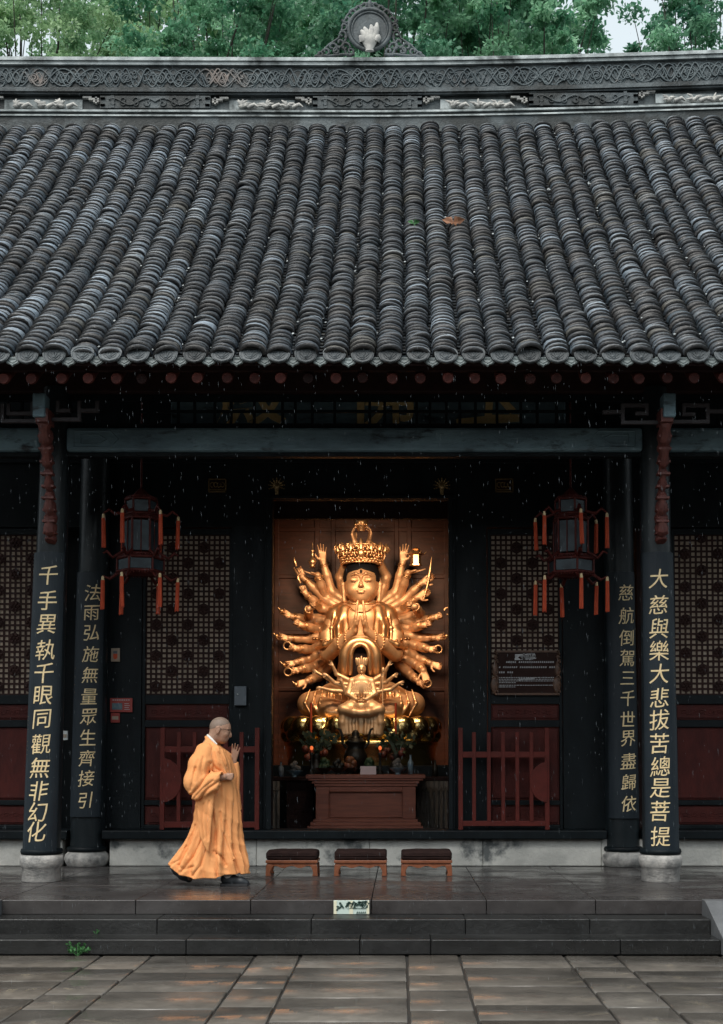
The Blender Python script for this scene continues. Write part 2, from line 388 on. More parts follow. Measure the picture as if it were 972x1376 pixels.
def text_mesh(s, size, thick=.006, bold=.0, shear=0.0, sx=1.0):
    c = bpy.data.curves.new('glyph', 'FONT'); c.body = s; c.size = size; c.align_x = 'CENTER'; c.align_y = 'CENTER'
    c.extrude = thick / 2; c.offset = bold; c.shear = shear; c.resolution_u = 4
    o = link(bpy.data.objects.new('glyph', c)); dg = bpy.context.evaluated_depsgraph_get(); dg.update()
    me = bpy.data.meshes.new_from_object(o.evaluated_get(dg), depsgraph=dg)
    bpy.data.objects.remove(o); bpy.data.curves.remove(c)
    n = len(me.vertices); V = np.zeros(n * 3); me.vertices.foreach_get('co', V); V = V.reshape(-1, 3)
    Fs = [tuple(p.vertices) for p in me.polygons]; bpy.data.meshes.remove(me)
    if n:
        q_ = len(Fs); V[:, 0] += size * .016 * np.sin(V[:, 1] / size * 5.1 + q_) + size * .006 * np.sin(V[:, 1] / size * 15 + 2.0 * q_); V[:, 1] += size * .014 * np.sin(V[:, 0] / size * 4.7 + 1.7 * q_) + .05 * V[:, 0] + size * .006 * np.sin(V[:, 0] / size * 17 + q_)
        cx = (V[:, 0].min() + V[:, 0].max()) / 2; cyy = (V[:, 1].min() + V[:, 1].max()) / 2; V[:, 0] = (V[:, 0] - cx) * sx; V[:, 1] -= cyy
    return V, Fs
def text_obj(name, s, size, X, Y, Z, m, parent, thick=.006, bold=0.0, shear=0.0, sx=1.0, bend=None):
    """Upright lettering facing -Y, centred at X, Z, its face just in front of plane Y."""
    V, Fs = text_mesh(s, size, thick, bold, shear, sx)
    W = np.stack([V[:, 0], -V[:, 2], V[:, 1]], 1)
    if bend is not None:
        import bmesh
        me = bpy.data.meshes.new('t'); me.from_pydata([tuple(v) for v in W], [], Fs); bm = bmesh.new(); bm.from_mesh(me)
        bmesh.ops.triangulate(bm, faces=bm.faces[:])
        for _ in range(4):
            e = [x for x in bm.edges if x.calc_length() > .03]
            if e: bmesh.ops.subdivide_edges(bm, edges=e, cuts=1); bmesh.ops.triangulate(bm, faces=bm.faces[:])
        bm.to_mesh(me); bm.free(); W = np.array([v.co[:] for v in me.vertices]); Fs = [tuple(p.vertices) for p in me.polygons]; bpy.data.meshes.remove(me)
        W = bend(W)
    else: W = W + np.array([X, Y, Z])
    return raw_mesh(name, W, Fs, False, m, parent)
# ================================================================ SETTING: courtyard, porch, steps
GZ = -.375                                            # courtyard level; porch floor is z = 0
mb = MB(); mb.add([(-400, -400, GZ - .02), (400, -400, GZ - .02), (400, 600, GZ - .02), (-400, 600, GZ - .02)], [(0, 1, 2, 3)])
tag(mb.build('ground', M.earth), kind='structure')
# paving slabs: wide and narrow strips running towards the hall
xs = [-8.55]; edges = [-2.43, -2.02, -1.18, -.81, .054, .478, 1.33, 1.75]
left = []; x = -2.43
while x > -9: left.append((x - .85, x)); x -= .85; left.append((x - .42, x)); x -= .42
strips = left[::-1] + list(zip(edges[:-1], edges[1:]))
x = 1.75
while x < 9: strips.append((x, x + .85)); x += .85; strips.append((x, x + .42)); x += .42
V = []; Fq = []; T = []
for (x0, x1) in strips:
    y = -2.44 - rnd.random() * .2; first = True
    while y > -16:
        L_ = .48 + rnd.random() * .32; y1 = -2.44 if first else y; y0 = (y - L_); first = False
        g = .010; dz = rnd.uniform(-.003, .003); tl = rnd.uniform(-.0002, .0002); tx = rnd.uniform(-.0002, .0002); t = rnd.uniform(.82, 1.12); wm = rnd.uniform(-.02, .03)
        if x1 - x0 < .5: t *= 1.12
        b = len(V); i = .008
        for (px, py, pz) in ((x0 + g, y0 + g, -.02), (x1 - g, y0 + g, -.02), (x1 - g, y1 - g, -.02), (x0 + g, y1 - g, -.02),
                             (x0 + g, y0 + g, -i), (x1 - g, y0 + g, -i), (x1 - g, y1 - g, -i), (x0 + g, y1 - g, -i),
                             (x0 + g + i, y0 + g + i, tl + tx), (x1 - g - i, y0 + g + i, tl - tx), (x1 - g - i, y1 - g - i, -tl - tx), (x0 + g + i, y1 - g - i, -tl + tx)):
            V.append((px, py, GZ + pz + (dz if pz > -.01 else 0)))
        for s in (0, 4):
            for k in range(4): Fq.append((b + s + k, b + s + (k + 1) % 4, b + s + 4 + (k + 1) % 4, b + s + 4 + k))
        Fq.append((b + 8, b + 9, b + 10, b + 11)); T += [(t + wm, t, t - wm)] * 9
        y = y0
tag(raw_mesh('courtyard_paving', V, np.array(Fq), False, M.paving, None, np.array(T)), kind='structure')
# porch floor slab and the three steps (riser .125, tread .34)
SX0, SX1 = -3.46, 2.62; FR = -1.75
mb = MB(); x = -9.0
cuts = [-9, -7.2, -5.3, -3.47, -2.3, -1.3, -.25, .75, 1.7, 2.63, 4.4, 6.2, 9]
for a, b in zip(cuts[:-1], cuts[1:]):
    for (y0, y1) in ((FR, -1.32), (-1.312, -.45), (-.442, .5), (.508, 1.9)):
        mb.box(a + .003, b - .003, y0, y1, -.125 if y0 == FR else -.1, rnd.uniform(-.002, 0))
mb.box(-9, 9, -1.72, 8, -.37, -.101)
tag(mb.build('porch_floor', M.porch, bevel=.006), kind='structure')
mb = MB()
for k, (y0, z1) in enumerate(((FR - .33, -.125), (FR - .66, -.25))):
    cs = [SX0, -2.05 + .3 * k, -.75 + .42 * k, .55 - .3 * k, 1.6 + .2 * k, SX1]
    for a, b in zip(cs[:-1], cs[1:]): mb.box(a + .002, b - .002, y0 + rnd.uniform(-.004, .004), FR + .05 if k == 0 else FR - .31, GZ, z1 + rnd.uniform(-.003, .001))
tag(mb.build('stone_steps', M.step, bevel=.008), kind='structure')
# sloping cheek stones beside the steps, and the platform face beyond them
mb = MB()
for x0, x1 in ((SX1 + .002, SX1 + .46), (SX0 - .46, SX0 - .002)):
    mb2 = [(x0, FR + .02), (x0, FR - .98)]
    vs = [(x0, FR + .01, GZ), (x1, FR + .01, GZ), (x1, FR + .01, .006), (x0, FR + .01, .006), (x0, FR - .95, GZ), (x1, FR - .95, GZ), (x1, FR - .95, GZ + .05), (x0, FR - .95, GZ + .05), (x0, FR - .12, .006), (x1, FR - .12, .006)]
    mb.add(vs, [(0, 1, 2, 3), (4, 7, 6, 5), (0, 4, 5, 1), (3, 2, 9, 8), (8, 9, 6, 7), (0, 3, 8, 7, 4), (1, 5, 6, 9, 2)])
for x0, x1 in ((SX1 + .47, 9), (-9, SX0 - .47)): mb.box(x0, x1, FR + .015, FR + .1, GZ, -.127)
M.cheek = stone_floor('grey_granite', (.10, .105, .11), (.15, .155, .16), rough=(.4, .6), bump=.3)
tag(mb.build('kerb_stones', M.cheek, bevel=.006), kind='structure')

# unseen walls added round and behind the viewpoint, blocking low sky off the facade
mb = MB()
for x0, x1, y0, y1 in ((-22, 22, -34, -33), (-23, -22, -34, 1), (22, 23, -34, 1)):
    mb.box(x0, x1, y0, y1, GZ, 6.2); xm, ym = (x0 + x1) / 2, (y0 + y1) / 2
    if x1 - x0 > 5: mb.add([(x0, y0 - 3, 5.6), (x1, y0 - 3, 5.6), (x1, y1 + 1.5, 5.6), (x0, y1 + 1.5, 5.6), (x0, ym, 9), (x1, ym, 9)], [(3, 2, 5, 4), (1, 0, 4, 5), (0, 1, 2, 3), (0, 3, 4), (1, 5, 2)])
M.court = mat('added_sky_blocker', (.05, .04, .036), .8, (.08, .07, .065), .6)
tag(mb.build('added_sky_blocker', M.court), kind='structure')

# ================================================================ THE HALL
hall = tag(empty('temple_hall', (-.47, 0, 0)), 'old dark timber temple hall with grey tiled roof and carved ridge', 'temple')
WY = 2.0                                              # plane of the inner wall
# --- roof tiles
PITCHX = .25; YE, ZE = -1.61, at(486, 484, -1.61)[1]; YR, ZR = 3.86, at(486, 179, 3.86)[1]
def roof(t):                                          # t 0 eave .. 1 ridge -> y, z
    return YE + (YR - YE) * t, ZE + (ZR - ZE) * (t - .15 * t * (1 - t))
ts = np.linspace(0, 1, 400); yy, zz = roof(ts); sl_ = np.concatenate([[0], np.cumsum(np.hypot(np.diff(yy), np.diff(zz)))]); LEN = sl_[-1]
def along(s):                                         # slope distance -> y, z, tangent angle
    y = np.interp(s, sl_, yy); z = np.interp(s, sl_, zz)
    a = np.arctan2(np.interp(s + .05, sl_, zz) - np.interp(s - .05, sl_, zz), np.interp(s + .05, sl_, yy) - np.interp(s - .05, sl_, yy)); return y, z, a
XOFF = at(486 + 1, 480, YE)[0] % PITCHX               # one row of covers falls on x = 487 of the photo
cols = [k for k in range(-26, 26)]
def vnoise(n, period, amp):                           # smooth 1-D noise
    k = max(2, int(n / period) + 3); c = rng.normal(0, 1, k); x = np.linspace(0, k - 1.001, n); i = x.astype(int); f = x - i; f = f * f * (3 - 2 * f)
    return amp * (c[i] * (1 - f) + c[np.minimum(i + 1, k - 1)] * f)
def roof_lift(X):                                     # the ridge and roof rise a little towards the hall's ends
    return np.where(X > -.3, .010 * np.maximum(X + .3, 0) ** 1.55, .0012 * np.maximum(-X - .3, 0) ** 1.5)
VV = []; QQ = []; TT = []; nv = 0
E_ = .070; NT = int(LEN / E_); NS = 8
PAL = np.array([(.030, .036, .043), (.050, .055, .060), (.075, .078, .080), (.062, .050, .042), (.115, .115, .112), (.042, .055, .062), (.10, .082, .06), (.022, .025, .028)])
PRB = np.array([.19, .20, .12, .18, .07, .11, .06, .07])
for c in cols:
    x0 = XOFF + c * PITCHX
    s = np.arange(NT) * E_ + rng.normal(0, .004, NT) + .0
    wob = vnoise(NT, 14, .007) + rng.normal(0, .0022, NT)
    lump = vnoise(NT, 6, 1.0); saw = ((np.arange(NT) + rnd.randint(0, 9)) % rnd.choice([3, 4, 4, 5])) / 4.0
    lift = .008 * lump + .024 * saw + rng.normal(0, .0024, NT)
    r = .1135 + rng.normal(0, .003, NT) + .004 * lump + .005 * saw
    tilt = rng.normal(0, .07, NT); sk = rng.normal(0, .009, NT)
    seg = np.repeat(rng.choice(len(PAL), NT // 4 + 2, p=PRB), 4)[:NT]; own = rng.choice(len(PAL), NT, p=PRB)
    pick = np.where(rng.random(NT) < .45, seg, own); base = PAL[pick] * rng.uniform(.7, 1.3, (NT, 1))
    pale = vnoise(NT, 9, 1.1) + (.9 if c < -9 else -.2) + rng.normal(0, .8, NT)
    lip_shade = base * .16; base = base * 1.2 + np.clip(pale - .1, 0, 2.2)[:, None] * np.array([.16, .168, .172]) * rng.uniform(.1, 1.2, (NT, 1)); odd = rng.random(NT) < .04; tilt[odd] *= 2.6; lift[odd] += rng.uniform(-.012, .012, odd.sum()); base[-1] = np.array((.34, .34, .32)) * rng.uniform(.5, 1.15)  # overlap shadow painted into dark lip tint, sky sheen into paler tops
    q = np.linspace(0, np.pi, NS + 1)
    ax_, az_ = -np.cos(q), np.sin(q) ** .85
    for end in (0, 1, 2):                             # lower outer arc, lower inner arc, upper outer arc
        se = s + (0 if end < 2 else E_ * 1.55)
        y, z, a = along(se)
        rr = r * (1 if end != 1 else .83) ; up = lift + (0 if end == 0 else (-.017 if end == 1 else -.022))
        nx, nz = -np.sin(a), np.cos(a)
        X = x0 + wob[:, None] + rr[:, None] * ax_[None]
        H = (rr * .80)[:, None] * az_[None] + up[:, None] + tilt[:, None] * rr[:, None] * ax_[None] * .8 + .035
        S_ = sk[:, None] * ax_[None]
        Y = y[:, None] + nx[:, None] * H + np.cos(a)[:, None] * S_; Z = z[:, None] + nz[:, None] * H + np.sin(a)[:, None] * S_
        Z = Z + roof_lift(x0) * (se / LEN)[:, None]
        VV.append(np.stack([X, Y, Z], 2).reshape(-1, 3))
    n1 = NS + 1; ids = nv + np.arange(NT)[:, None] * n1 + np.arange(NS)[None]; off = NT * n1
    top = np.stack([ids, ids + 1, ids + 1 + 2 * off, ids + 2 * off], 2).reshape(-1, 4)
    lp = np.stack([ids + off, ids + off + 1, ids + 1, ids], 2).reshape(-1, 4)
    QQ += [top, lp]; TT += [np.repeat(base, NS, 0), np.repeat(lip_shade, NS, 0)]; nv += 3 * off
    # pan tiles in the valley on the right of this row
    NP = int(LEN / .085); s = np.arange(NP) * .085 + rng.normal(0, .004, NP); q = np.linspace(-1, 1, 5)
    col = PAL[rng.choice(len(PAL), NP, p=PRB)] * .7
    for end in (0, 1):
        y, z, a = along(s + (.0 if end == 0 else .10)); up = (.030 if end == 0 else .012) + rng.normal(0, .002, NP)
        X = x0 + PITCHX / 2 + .085 * q[None] + np.zeros((NP, 1)); H = up[:, None] + .028 * (q[None] ** 2)
        Y = y[:, None] - np.sin(a)[:, None] * H; Z = z[:, None] + np.cos(a)[:, None] * H + roof_lift(x0) * ((s + .05 * end) / LEN)[:, None]
        VV.append(np.stack([X, Y, Z], 2).reshape(-1, 3))
    ids = nv + np.arange(NP)[:, None] * 5 + np.arange(4)[None]
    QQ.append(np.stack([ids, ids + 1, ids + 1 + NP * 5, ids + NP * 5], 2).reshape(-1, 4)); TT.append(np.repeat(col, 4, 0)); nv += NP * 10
for k in range(900):                                  # petals and grit washed into the valleys
    x = XOFF + PITCHX * (rnd.choice(cols) + .5) + rnd.gauss(0, .022); y, z, a = along(rnd.uniform(.05, LEN - .1)); q = rnd.uniform(.006, .015); H = .062
    X = x; Y = y - math.sin(a) * H; Z = z + math.cos(a) * H + float(roof_lift(np.array(x))) * .5
    VV.append(np.array([(X - q, Y, Z), (X, Y - q * .4, Z - q * .5), (X + q, Y, Z + q * .3), (X, Y + q * .5, Z + q)])); QQ.append(np.array([[nv, nv + 1, nv + 2, nv + 3]])); TT.append(np.array([(.75, .72, .64)]) * rnd.uniform(.4, 1)); nv += 4
XA, XB = XOFF + cols[0] * PITCHX - .1, XOFF + cols[-1] * PITCHX + .2
tile_roof = raw_mesh('tiled_roof', np.concatenate(VV), np.concatenate(QQ), False, M.tile, hall, np.concatenate(TT))
# --- roof deck under the tiles, rear slope
mb = MB(); n = 20
for i in range(n):
    (ya, za), (yb, zb) = roof(i / n), roof((i + 1) / n)
    mb.add([(XA, ya, za), (XB, ya, za), (XB, yb, zb), (XA, yb, zb), (XA, ya, za - .05), (XB, ya, za - .05), (XB, yb, zb - .05), (XA, yb, zb - .05)], [(0, 1, 2, 3), (7, 6, 5, 4), (0, 4, 5, 1), (2, 6, 7, 3)])
mb.build('roof_deck', M.maroon_dark, hall)
mb = MB(); yb_, zb_ = 9.4, ZE
mb.add([(XA, YR + .3, ZR + .1), (XB, YR + .3, ZR + .1), (XB, yb_, zb_), (XA, yb_, zb_)], [(0, 1, 2, 3)]); mb.build('rear_slope', M.ridge, hall)
# --- eave ends: fan-shaped cover ends, pointed drip tiles
def plate(outline, ridges, y0, y1):
    m = MB(); m.prism(outline, y0, y1)
    for sc, w_ in ridges:
        P = [(x * sc, y0, z * sc - .004) for x, z in outline]; m.tube(P + [P[0]], w_, 5, False)
    return m
fan = [(-.105, .030), (-.088, .062), (-.05, .082), (0, .088), (.05, .082), (.088, .062), (.105, .030), (.100, -.012), (.082, -.048), (.046, -.070), (0, -.082), (-.046, -.070), (-.082, -.048), (-.100, -.012)]
drp = [(-.075, .045), (-.03, .030), (.03, .030), (.075, .045), (.078, .0), (.05, -.032), (.018, -.045), (0, -.062), (-.018, -.045), (-.05, -.032), (-.078, 0)]
def place(proto, x, y, z, tilt, first):
    o = proto if first else proto.copy()
    if not first: link(o)
    o.matrix_basis = Matrix.Translation((x, y, z)) @ Matrix.Rotation(tilt, 4, 'X'); return o
m = plate(fan, ((.86, .006), (.55, .005)), -.012, .010)
for a in (-50, -25, 0, 25, 50): m.tube([(0, -.014, -.045), (.078 * math.sin(R(a)), -.014, -.045 + .095 * math.cos(R(a)))], .005, 5)
m.ball((0, -.012, -.02), (.022, .012, .018)); fan_o = m.build('eave_end_tile', M.tile_end, hall)
m = plate(drp, ((.80, .005), (.42, .005)), -.010, .008); drp_o = m.build('drip_tile', M.drip, hall)
m = MB(); m.tube([(0, -.02, 0), (0, 0.0, 0)], [.047, .05], 14); m.tube([(0, 0, 0), (0, .75, .52)], .05, 14); raf_o = m.build('rafter', M.rafter_end, hall)
hall_inv = Matrix.Translation((-.47, 0, 0)).inverted()
first = True
for c in cols:
    x = XOFF + c * PITCHX
    j = rnd.uniform(-.006, .006)
    for pr, px, py, pz, tl in ((fan_o, x + j, YE - .030, ZE + .035 + rnd.uniform(-.006, .006), R(-16) + rnd.uniform(-.12, .12)), (drp_o, x + .125 + j, YE - .012, ZE - .010 + rnd.uniform(-.005, .005), R(-10)),
                              (raf_o, x + .01 + rnd.uniform(-.015, .015), YE + .14, ZE - .125 + rnd.uniform(-.006, .006), 0)):
        place(pr, px, py, pz, tl, first)
    first = False
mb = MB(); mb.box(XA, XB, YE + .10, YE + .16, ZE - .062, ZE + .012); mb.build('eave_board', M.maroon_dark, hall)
# --- ridge
ax0, ax1 = XA + .05, XB - .05
def rlift(x): return float(roof_lift(np.array(x)))
def zpx(py, Y=YR - .02): return at(497, py, Y)[1]
RX = np.linspace(ax0, ax1, 41)
def sweep(m, y0, y1, z0, z1):                         # a box swept along the slightly sagging ridge line
    vs = []; 
    for x in RX:
        l = rlift(x); vs += [(x, y0, z0 + l), (x, y0, z1 + l), (x, y1, z1 + l), (x, y1, z0 + l)]
    fs = [(4 * i + k, 4 * i + (k + 1) % 4, 4 * i + 4 + (k + 1) % 4, 4 * i + 4 + k) for i in range(len(RX) - 1) for k in range(4)]
    fs = [tuple(reversed(f)) for f in fs] + [(0, 1, 2, 3), tuple(4 * (len(RX) - 1) + k for k in (3, 2, 1, 0))]; m.add(vs, fs)
y0 = YR + .02
mb = MB(); sweep(mb, y0, y0 + .36, zpx(175), zpx(148)); sweep(mb, y0 + .04, y0 + .32, zpx(150), zpx(123)); sweep(mb, y0 + .02, y0 + .34, zpx(119), zpx(87)); mb.build('ridge_wall', M.ridge, hall)
mb = MB(); sweep(mb, y0 - .03, y0 + .38, zpx(150), zpx(147.4)); sweep(mb, y0 - .02, y0 + .37, zpx(155.5), zpx(153.5)); mb.build('ridge_moulding', M.ridge_white, hall)
mb = MB(); sweep(mb, y0 - .06, y0 + .42, zpx(124.5), zpx(119)); sweep(mb, y0 - .035, y0 + .40, zpx(127), zpx(124.7)); mb.build('ridge_ledge', M.ridge, hall)
mb = MB(); sweep(mb, y0 - .05, y0 + .41, zpx(82), zpx(77.5)); sweep(mb, y0 - .025, y0 + .39, zpx(86.5), zpx(82.2))
mb.build('ridge_coping', M.ridge_white, hall)
mb = MB(); za, zb = zpx(117.5), zpx(88.5); H = zb - za; zc = (za + zb) / 2; yf = y0 + .016
xs_ = np.arange(ax0 + .1, ax1 - .1, .022)
for ph, A, k in ((0, .40, 1), (math.pi, .40, 1), (.7, .44, 2), (2.6, .42, 2), (1.5, .25, 3), (4.2, .25, 3)):
    mb.tube([(x, yf + .010 * math.sin(3.1 * x * k + ph * 2), zc + rlift(x) + H * A * math.sin(2 * math.pi * x * k / .62 + ph + .5 * math.sin(5 * x))) for x in xs_], .0125, 5)
x = ax0 + .2
while x < ax1 - .2:                                   # rosettes and lozenges between the strands
    l = rlift(x); r0 = .055
    for rr in (r0, r0 * .55): mb.tube([(x + rr * 1.25 * math.cos(q), yf - .004, zc + l + rr * math.sin(q)) for q in np.linspace(0, 2 * math.pi, 13)], .011, 5, False)
    for k in range(7):
        q = rnd.uniform(0, 6.28); a = x + rnd.uniform(.09, .36); zz_ = zc + l + rnd.uniform(-.38, .38) * H
        mb.tube([(a + .04 * math.cos(q + u) * (1 - u / 5), yf - .006, zz_ + .035 * math.sin(q + u) * (1 - u / 5)) for u in np.linspace(0, 4, 8)], .010, 5)
    x += .42
mb.build('carved_frieze', M.ridge_carve, hall)
# lower frieze: carved plaques and deep panels with white relief, turn about
z0, z1 = zpx(145.5), zpx(129)
def px2x(px): return at(px, 137, YR)[0]
pan = [(-165, -20), (135, 283), (421, 567), (711, 857), (1000, 1145)]
for a, b in pan:
    pl = MB()
    xa, xb = px2x(a), px2x(b)
    for s0, s1, zz0, zz1 in ((0, 1, 0, 1), (.10, .13, 0, 1), (.87, .90, 0, 1)):
        u0, u1 = xa + (xb - xa) * s0, xa + (xb - xa) * s1; l = rlift((u0 + u1) / 2)
        pl.box(u0, u1, y0 - (.035 if s0 == 0 else .045), y0 + .05, z0 + l, z1 + l)
    xm = (xa + xb) / 2; l = rlift(xm); zm = (z0 + z1) / 2 + l
    for sg in (-1, 1):
        for d, rr, tn in ((.10, .050, 5), (.25, .045, 4.5), (.42, .04, 5), (.56, .03, 4)):
            for fl in (1, -1):
                pl.tube([(xm + sg * (d + rr * math.cos(u) * (1 - u / 7)), y0 - .04, zm + fl * .02 + fl * rr * math.sin(u) * (1 - u / 7)) for u in np.linspace(0, tn, 11)], .010, 5)
        pl.tube([(xm + sg * d, y0 - .04, zm + .045 * math.sin(d * 14)) for d in np.linspace(0, .62, 24)], .012, 5)
        for kx in (-1, 1): 
            for kz in (-.045, .045): pl.box(xm + sg * .70 - .03, xm + sg * .70 + .03, y0 - .05, y0 - .02, zm + kz - .012, zm + kz + .012)
    pl.build('ridge_plaque', M.ridge, hall)
for a, b in ((-20, 135), (283, 421), (567, 711), (857, 1000)):
    deep = MB(); scr = []
    xa, xb = px2x(a), px2x(b); l = rlift((xa + xb) / 2); zm = (z0 + z1) / 2 + l
    deep.box(xa + .25, xb - .25, y0 + .02, y0 + .045, z0 + l + .01, z1 + l - .03)
    for sg, xc in ((1, xa), (-1, xb)):
        rel = MB(); scr.append(rel)
        for u0, u1, kz in ((.02, .16, .05), (.02, .10, .02), (.12, .24, .075)): 
            p0, p1 = xc + sg * u0, xc + sg * u1; rel.box(min(p0, p1), max(p0, p1), y0 - .01, y0 + .05, zm + kz - .012, zm + kz + .012)
        rel.box(xc + sg * .06 - .012, xc + sg * .06 + .012, y0 - .01, y0 + .05, zm - .01, zm + .08)
    dp_ = deep.build('relief_panel', M.ridge_white, hall); [q.build('relief_scroll', M.relief, dp_) for q in scr]
    for xc in (xa + .42, xa + .75, xa + 1.02):
        rel = MB()
        for k in range(9):                            # worn plaster flowers and beasts
            q = rnd.uniform(0, 3.14); rr = rnd.uniform(.05, .11)
            rel.tube([(xc, y0 - .0, zm - .05), (xc + rr * .6 * math.cos(q), y0 - .035, zm - .05 + rr * .6 * math.sin(q)), (xc + rr * math.cos(q) * 1.3, y0 - .02, zm - .05 + rr * math.sin(q))], [.022, .018, .006], 6)
        rel.ball((xc, y0 - .01, zm - .045), (.05, .03, .03))
        rel.tube([(xc + .08, y0 - .01, zm - .06), (xc + .17, y0 - .03, zm - .03), (xc + .22, y0 - .02, zm - .06)], [.03, .025, .01], 6); rel.build('relief_flower', M.relief, dp_)
# ridge medallion with openwork scrolls
med = MB(); yc = y0 + .18; cx_, cz_ = at(497, 41, yc); sc = 1 / at(498, 41, yc)[0] if False else (at(597, 41, yc)[0] - cx_) / 100
Zt = zpx(77)
for k, (rr, w_) in enumerate(((28, 3.0), (24, 1.6))):
    med.tube([(cx_ + rr * sc * math.cos(q), yc - .02, cz_ + rr * sc * math.sin(q)) for q in np.linspace(0, 2 * math.pi, 41)], w_ * sc, 8, False)
mo = med.build('ridge_medallion', M.ridge, hall)
m = MB(); m.tube([(cx_, yc - .02, cz_), (cx_, yc + .06, cz_)], 26.5 * sc, 40); m.build('disc', M.ridge, mo)
m = MB(); P = lambda u, v, d=0: (cx_ + (u - 497) * sc, yc - .05 - d, cz_ - (v - 41) * sc)   # broken white vase and flowers
m.tube([P(497, 72), P(497, 69), P(497, 62), P(497, 56), P(497, 50)], [6 * sc, 5 * sc, 9 * sc, 12 * sc, 10 * sc], 12, True, .5)
for a in ((491, 55, 486, 44), (495, 55, 490, 40), (500, 54, 499, 37), (503, 55, 507, 34), (488, 58, 484, 52), (506, 58, 509, 50), (497, 50, 503, 40)):
    m.tube([P(a[0], a[1]), P((a[0] + a[2]) / 2 + 1, (a[1] + a[3]) / 2, .02), P(a[2], a[3])], [5 * sc, 4.5 * sc, 2 * sc], 7)
m.build('vase_relief', M.relief, mo)
m = MB()
def spiral(u, v, r, a0, turns, w_=1.7, k=1):
    m.tube([P(u + k * r * (1 - .8 * t) * math.cos(a0 + turns * t * 6.283), v + r * (1 - .8 * t) * math.sin(a0 + turns * t * 6.283), -.05) for t in np.linspace(0, 1, 18)], w_ * sc, 6)
for sg in (-1, 1):
    for (u, v, r, a0, tn) in ((8, 6, 6, 0, .9), (16, 11, 6, 1, .9), (24, 17, 6.5, 2, .9), (31, 26, 6, 0, 1), (35, 36, 6, 1, 1), (37, 47, 6, 2.2, 1), (40, 58, 7, .4, 1), (50, 64, 7, 2, 1), (59, 70, 6, 1, 1), (33, 64, 7, 3, 1), (44, 70, 6, 4, 1), (67, 74, 5, 1, 1), (26, 70, 6, 1, 1)):
        spiral(497 + sg * u, v, r, a0, tn, 1.9, sg)
    m.tube([P(497 + sg * u, v, -.05) for u, v in ((2, 3), (12, 7), (22, 12), (30, 20), (35, 30), (38, 42), (42, 52), (54, 60), (66, 72), (74, 77))], 1.5 * sc, 6)
    m.tube([P(497 + sg * u, v, -.05) for u, v in ((30, 48), (36, 62), (30, 76))], 1.8 * sc, 6)
    m.tube([P(497 + sg * u, v, -.05) for u, v in ((20, 74), (36, 74), (52, 76), (72, 76.5))], 1.8 * sc, 6)
m.tube([P(497, 14, -.05), P(497, 6, -.05), P(497, -2, -.05)], [3 * sc, 4 * sc, 1 * sc], 8)
m.build('scrollwork', M.ridge, mo)

# --- columns
def column(cxb, Y, bx, r0, r1, dx, base_tiers, ring):
    m = MB(); top = 5.0
    zb0 = base_tiers[-1][1] if False else base_tiers['h']
    n = 28; prof = [(r0, zb0), (r0, zb0 + .3), (r0 - (r0 - r1) * .5, 2.4), (r1, top)]
    vs = [(bx + dx * z / top + r * math.cos(2 * math.pi * k / n), Y + r * math.sin(2 * math.pi * k / n), z) for r, z in prof for k in range(n)]
    m.add(vs, [(i * n + k, i * n + (k + 1) % n, (i + 1) * n + (k + 1) % n, (i + 1) * n + k) for i in range(3) for k in range(n)], True)
    o = m.build('column', M.column, hall)
    m = MB(); m.lathe([(r0 + .002, zb0 - .001), (r0 + .028, zb0 + .004), (r0 + .035, zb0 + .03), (r0 + .025, zb0 + .055), (r0 + .003, zb0 + .06)], (bx, Y, 0), 28); m.build('foot_ring', M.black, o)
    m = MB(); m.lathe(base_tiers['prof'], (bx, Y, 0), base_tiers.get('n', 28), base_tiers.get('smooth', True)); m.build('column_base', M.base, o)
    return o
FB = dict(h=.272, prof=[(.185, 0), (.192, .01), (.19, .135), (.196, .14), (.205, .16), (.215, .19), (.216, .225), (.208, .262), (.185, .271)], n=40)
IB = dict(h=.17, prof=[(.215, 0), (.225, .01), (.245, .05), (.255, .09), (.245, .135), (.205, .169)], n=40)
XL, XR = at(56, 1183, 0)[0], at(888, 1183, 0)[0]; XLi, XRi = at(117, 1158, WY - .12)[0], at(837, 1158, WY - .12)[0]
YI = WY - .12
COLS = [(XL, 0, .175, .145, .10, FB), (XR, 0, .175, .145, -.03, FB), (XLi, YI, .195, .165, .06, IB), (XRi, YI, .195, .165, -.03, IB)]
for (bx, Y, r0, r1, dx, fb) in COLS: column(0, Y, bx, r0, r1, dx, fb, 0)
for bx in (XL - 4.6, XR + 4.6): column(0, 0, bx, .175, .145, 0, FB, 0)
# --- lintel beams between the front columns
def beam(xa, xb, y0, y1, z0, z1, m_, name='lintel_beam', bevel=.03): 
    m = MB(); m.box(xa, xb, y0, y1, z0, z1); return m.build(name, m_, hall, bevel=bevel)
zb0, zb1 = at(486, 606, -.1)[1], at(486, 574, -.1)[1]
xl_top, xr_top = XL + .09, XR - .03
beam(xl_top + .13, xr_top - .13, -.10, .10, zb0, zb1, M.beam); beam(XL - 4.6, xl_top - .13, -.10, .10, zb0, zb1, M.beam); beam(xr_top + .13, XR + 4.6, -.10, .10, zb0, zb1, M.beam)
beam(XL - 4.6, xl_top - .13, -.05, .05, zb0 - .045, zb0 - .002, M.black, 'lintel_strip', .005); beam(xl_top + .13, xr_top - .13, -.05, .05, zb0 - .045, zb0 - .002, M.black, 'lintel_strip', .005); beam(xr_top + .13, XR + 4.6, -.05, .05, zb0 - .045, zb0 - .002, M.black, 'lintel_strip', .005)
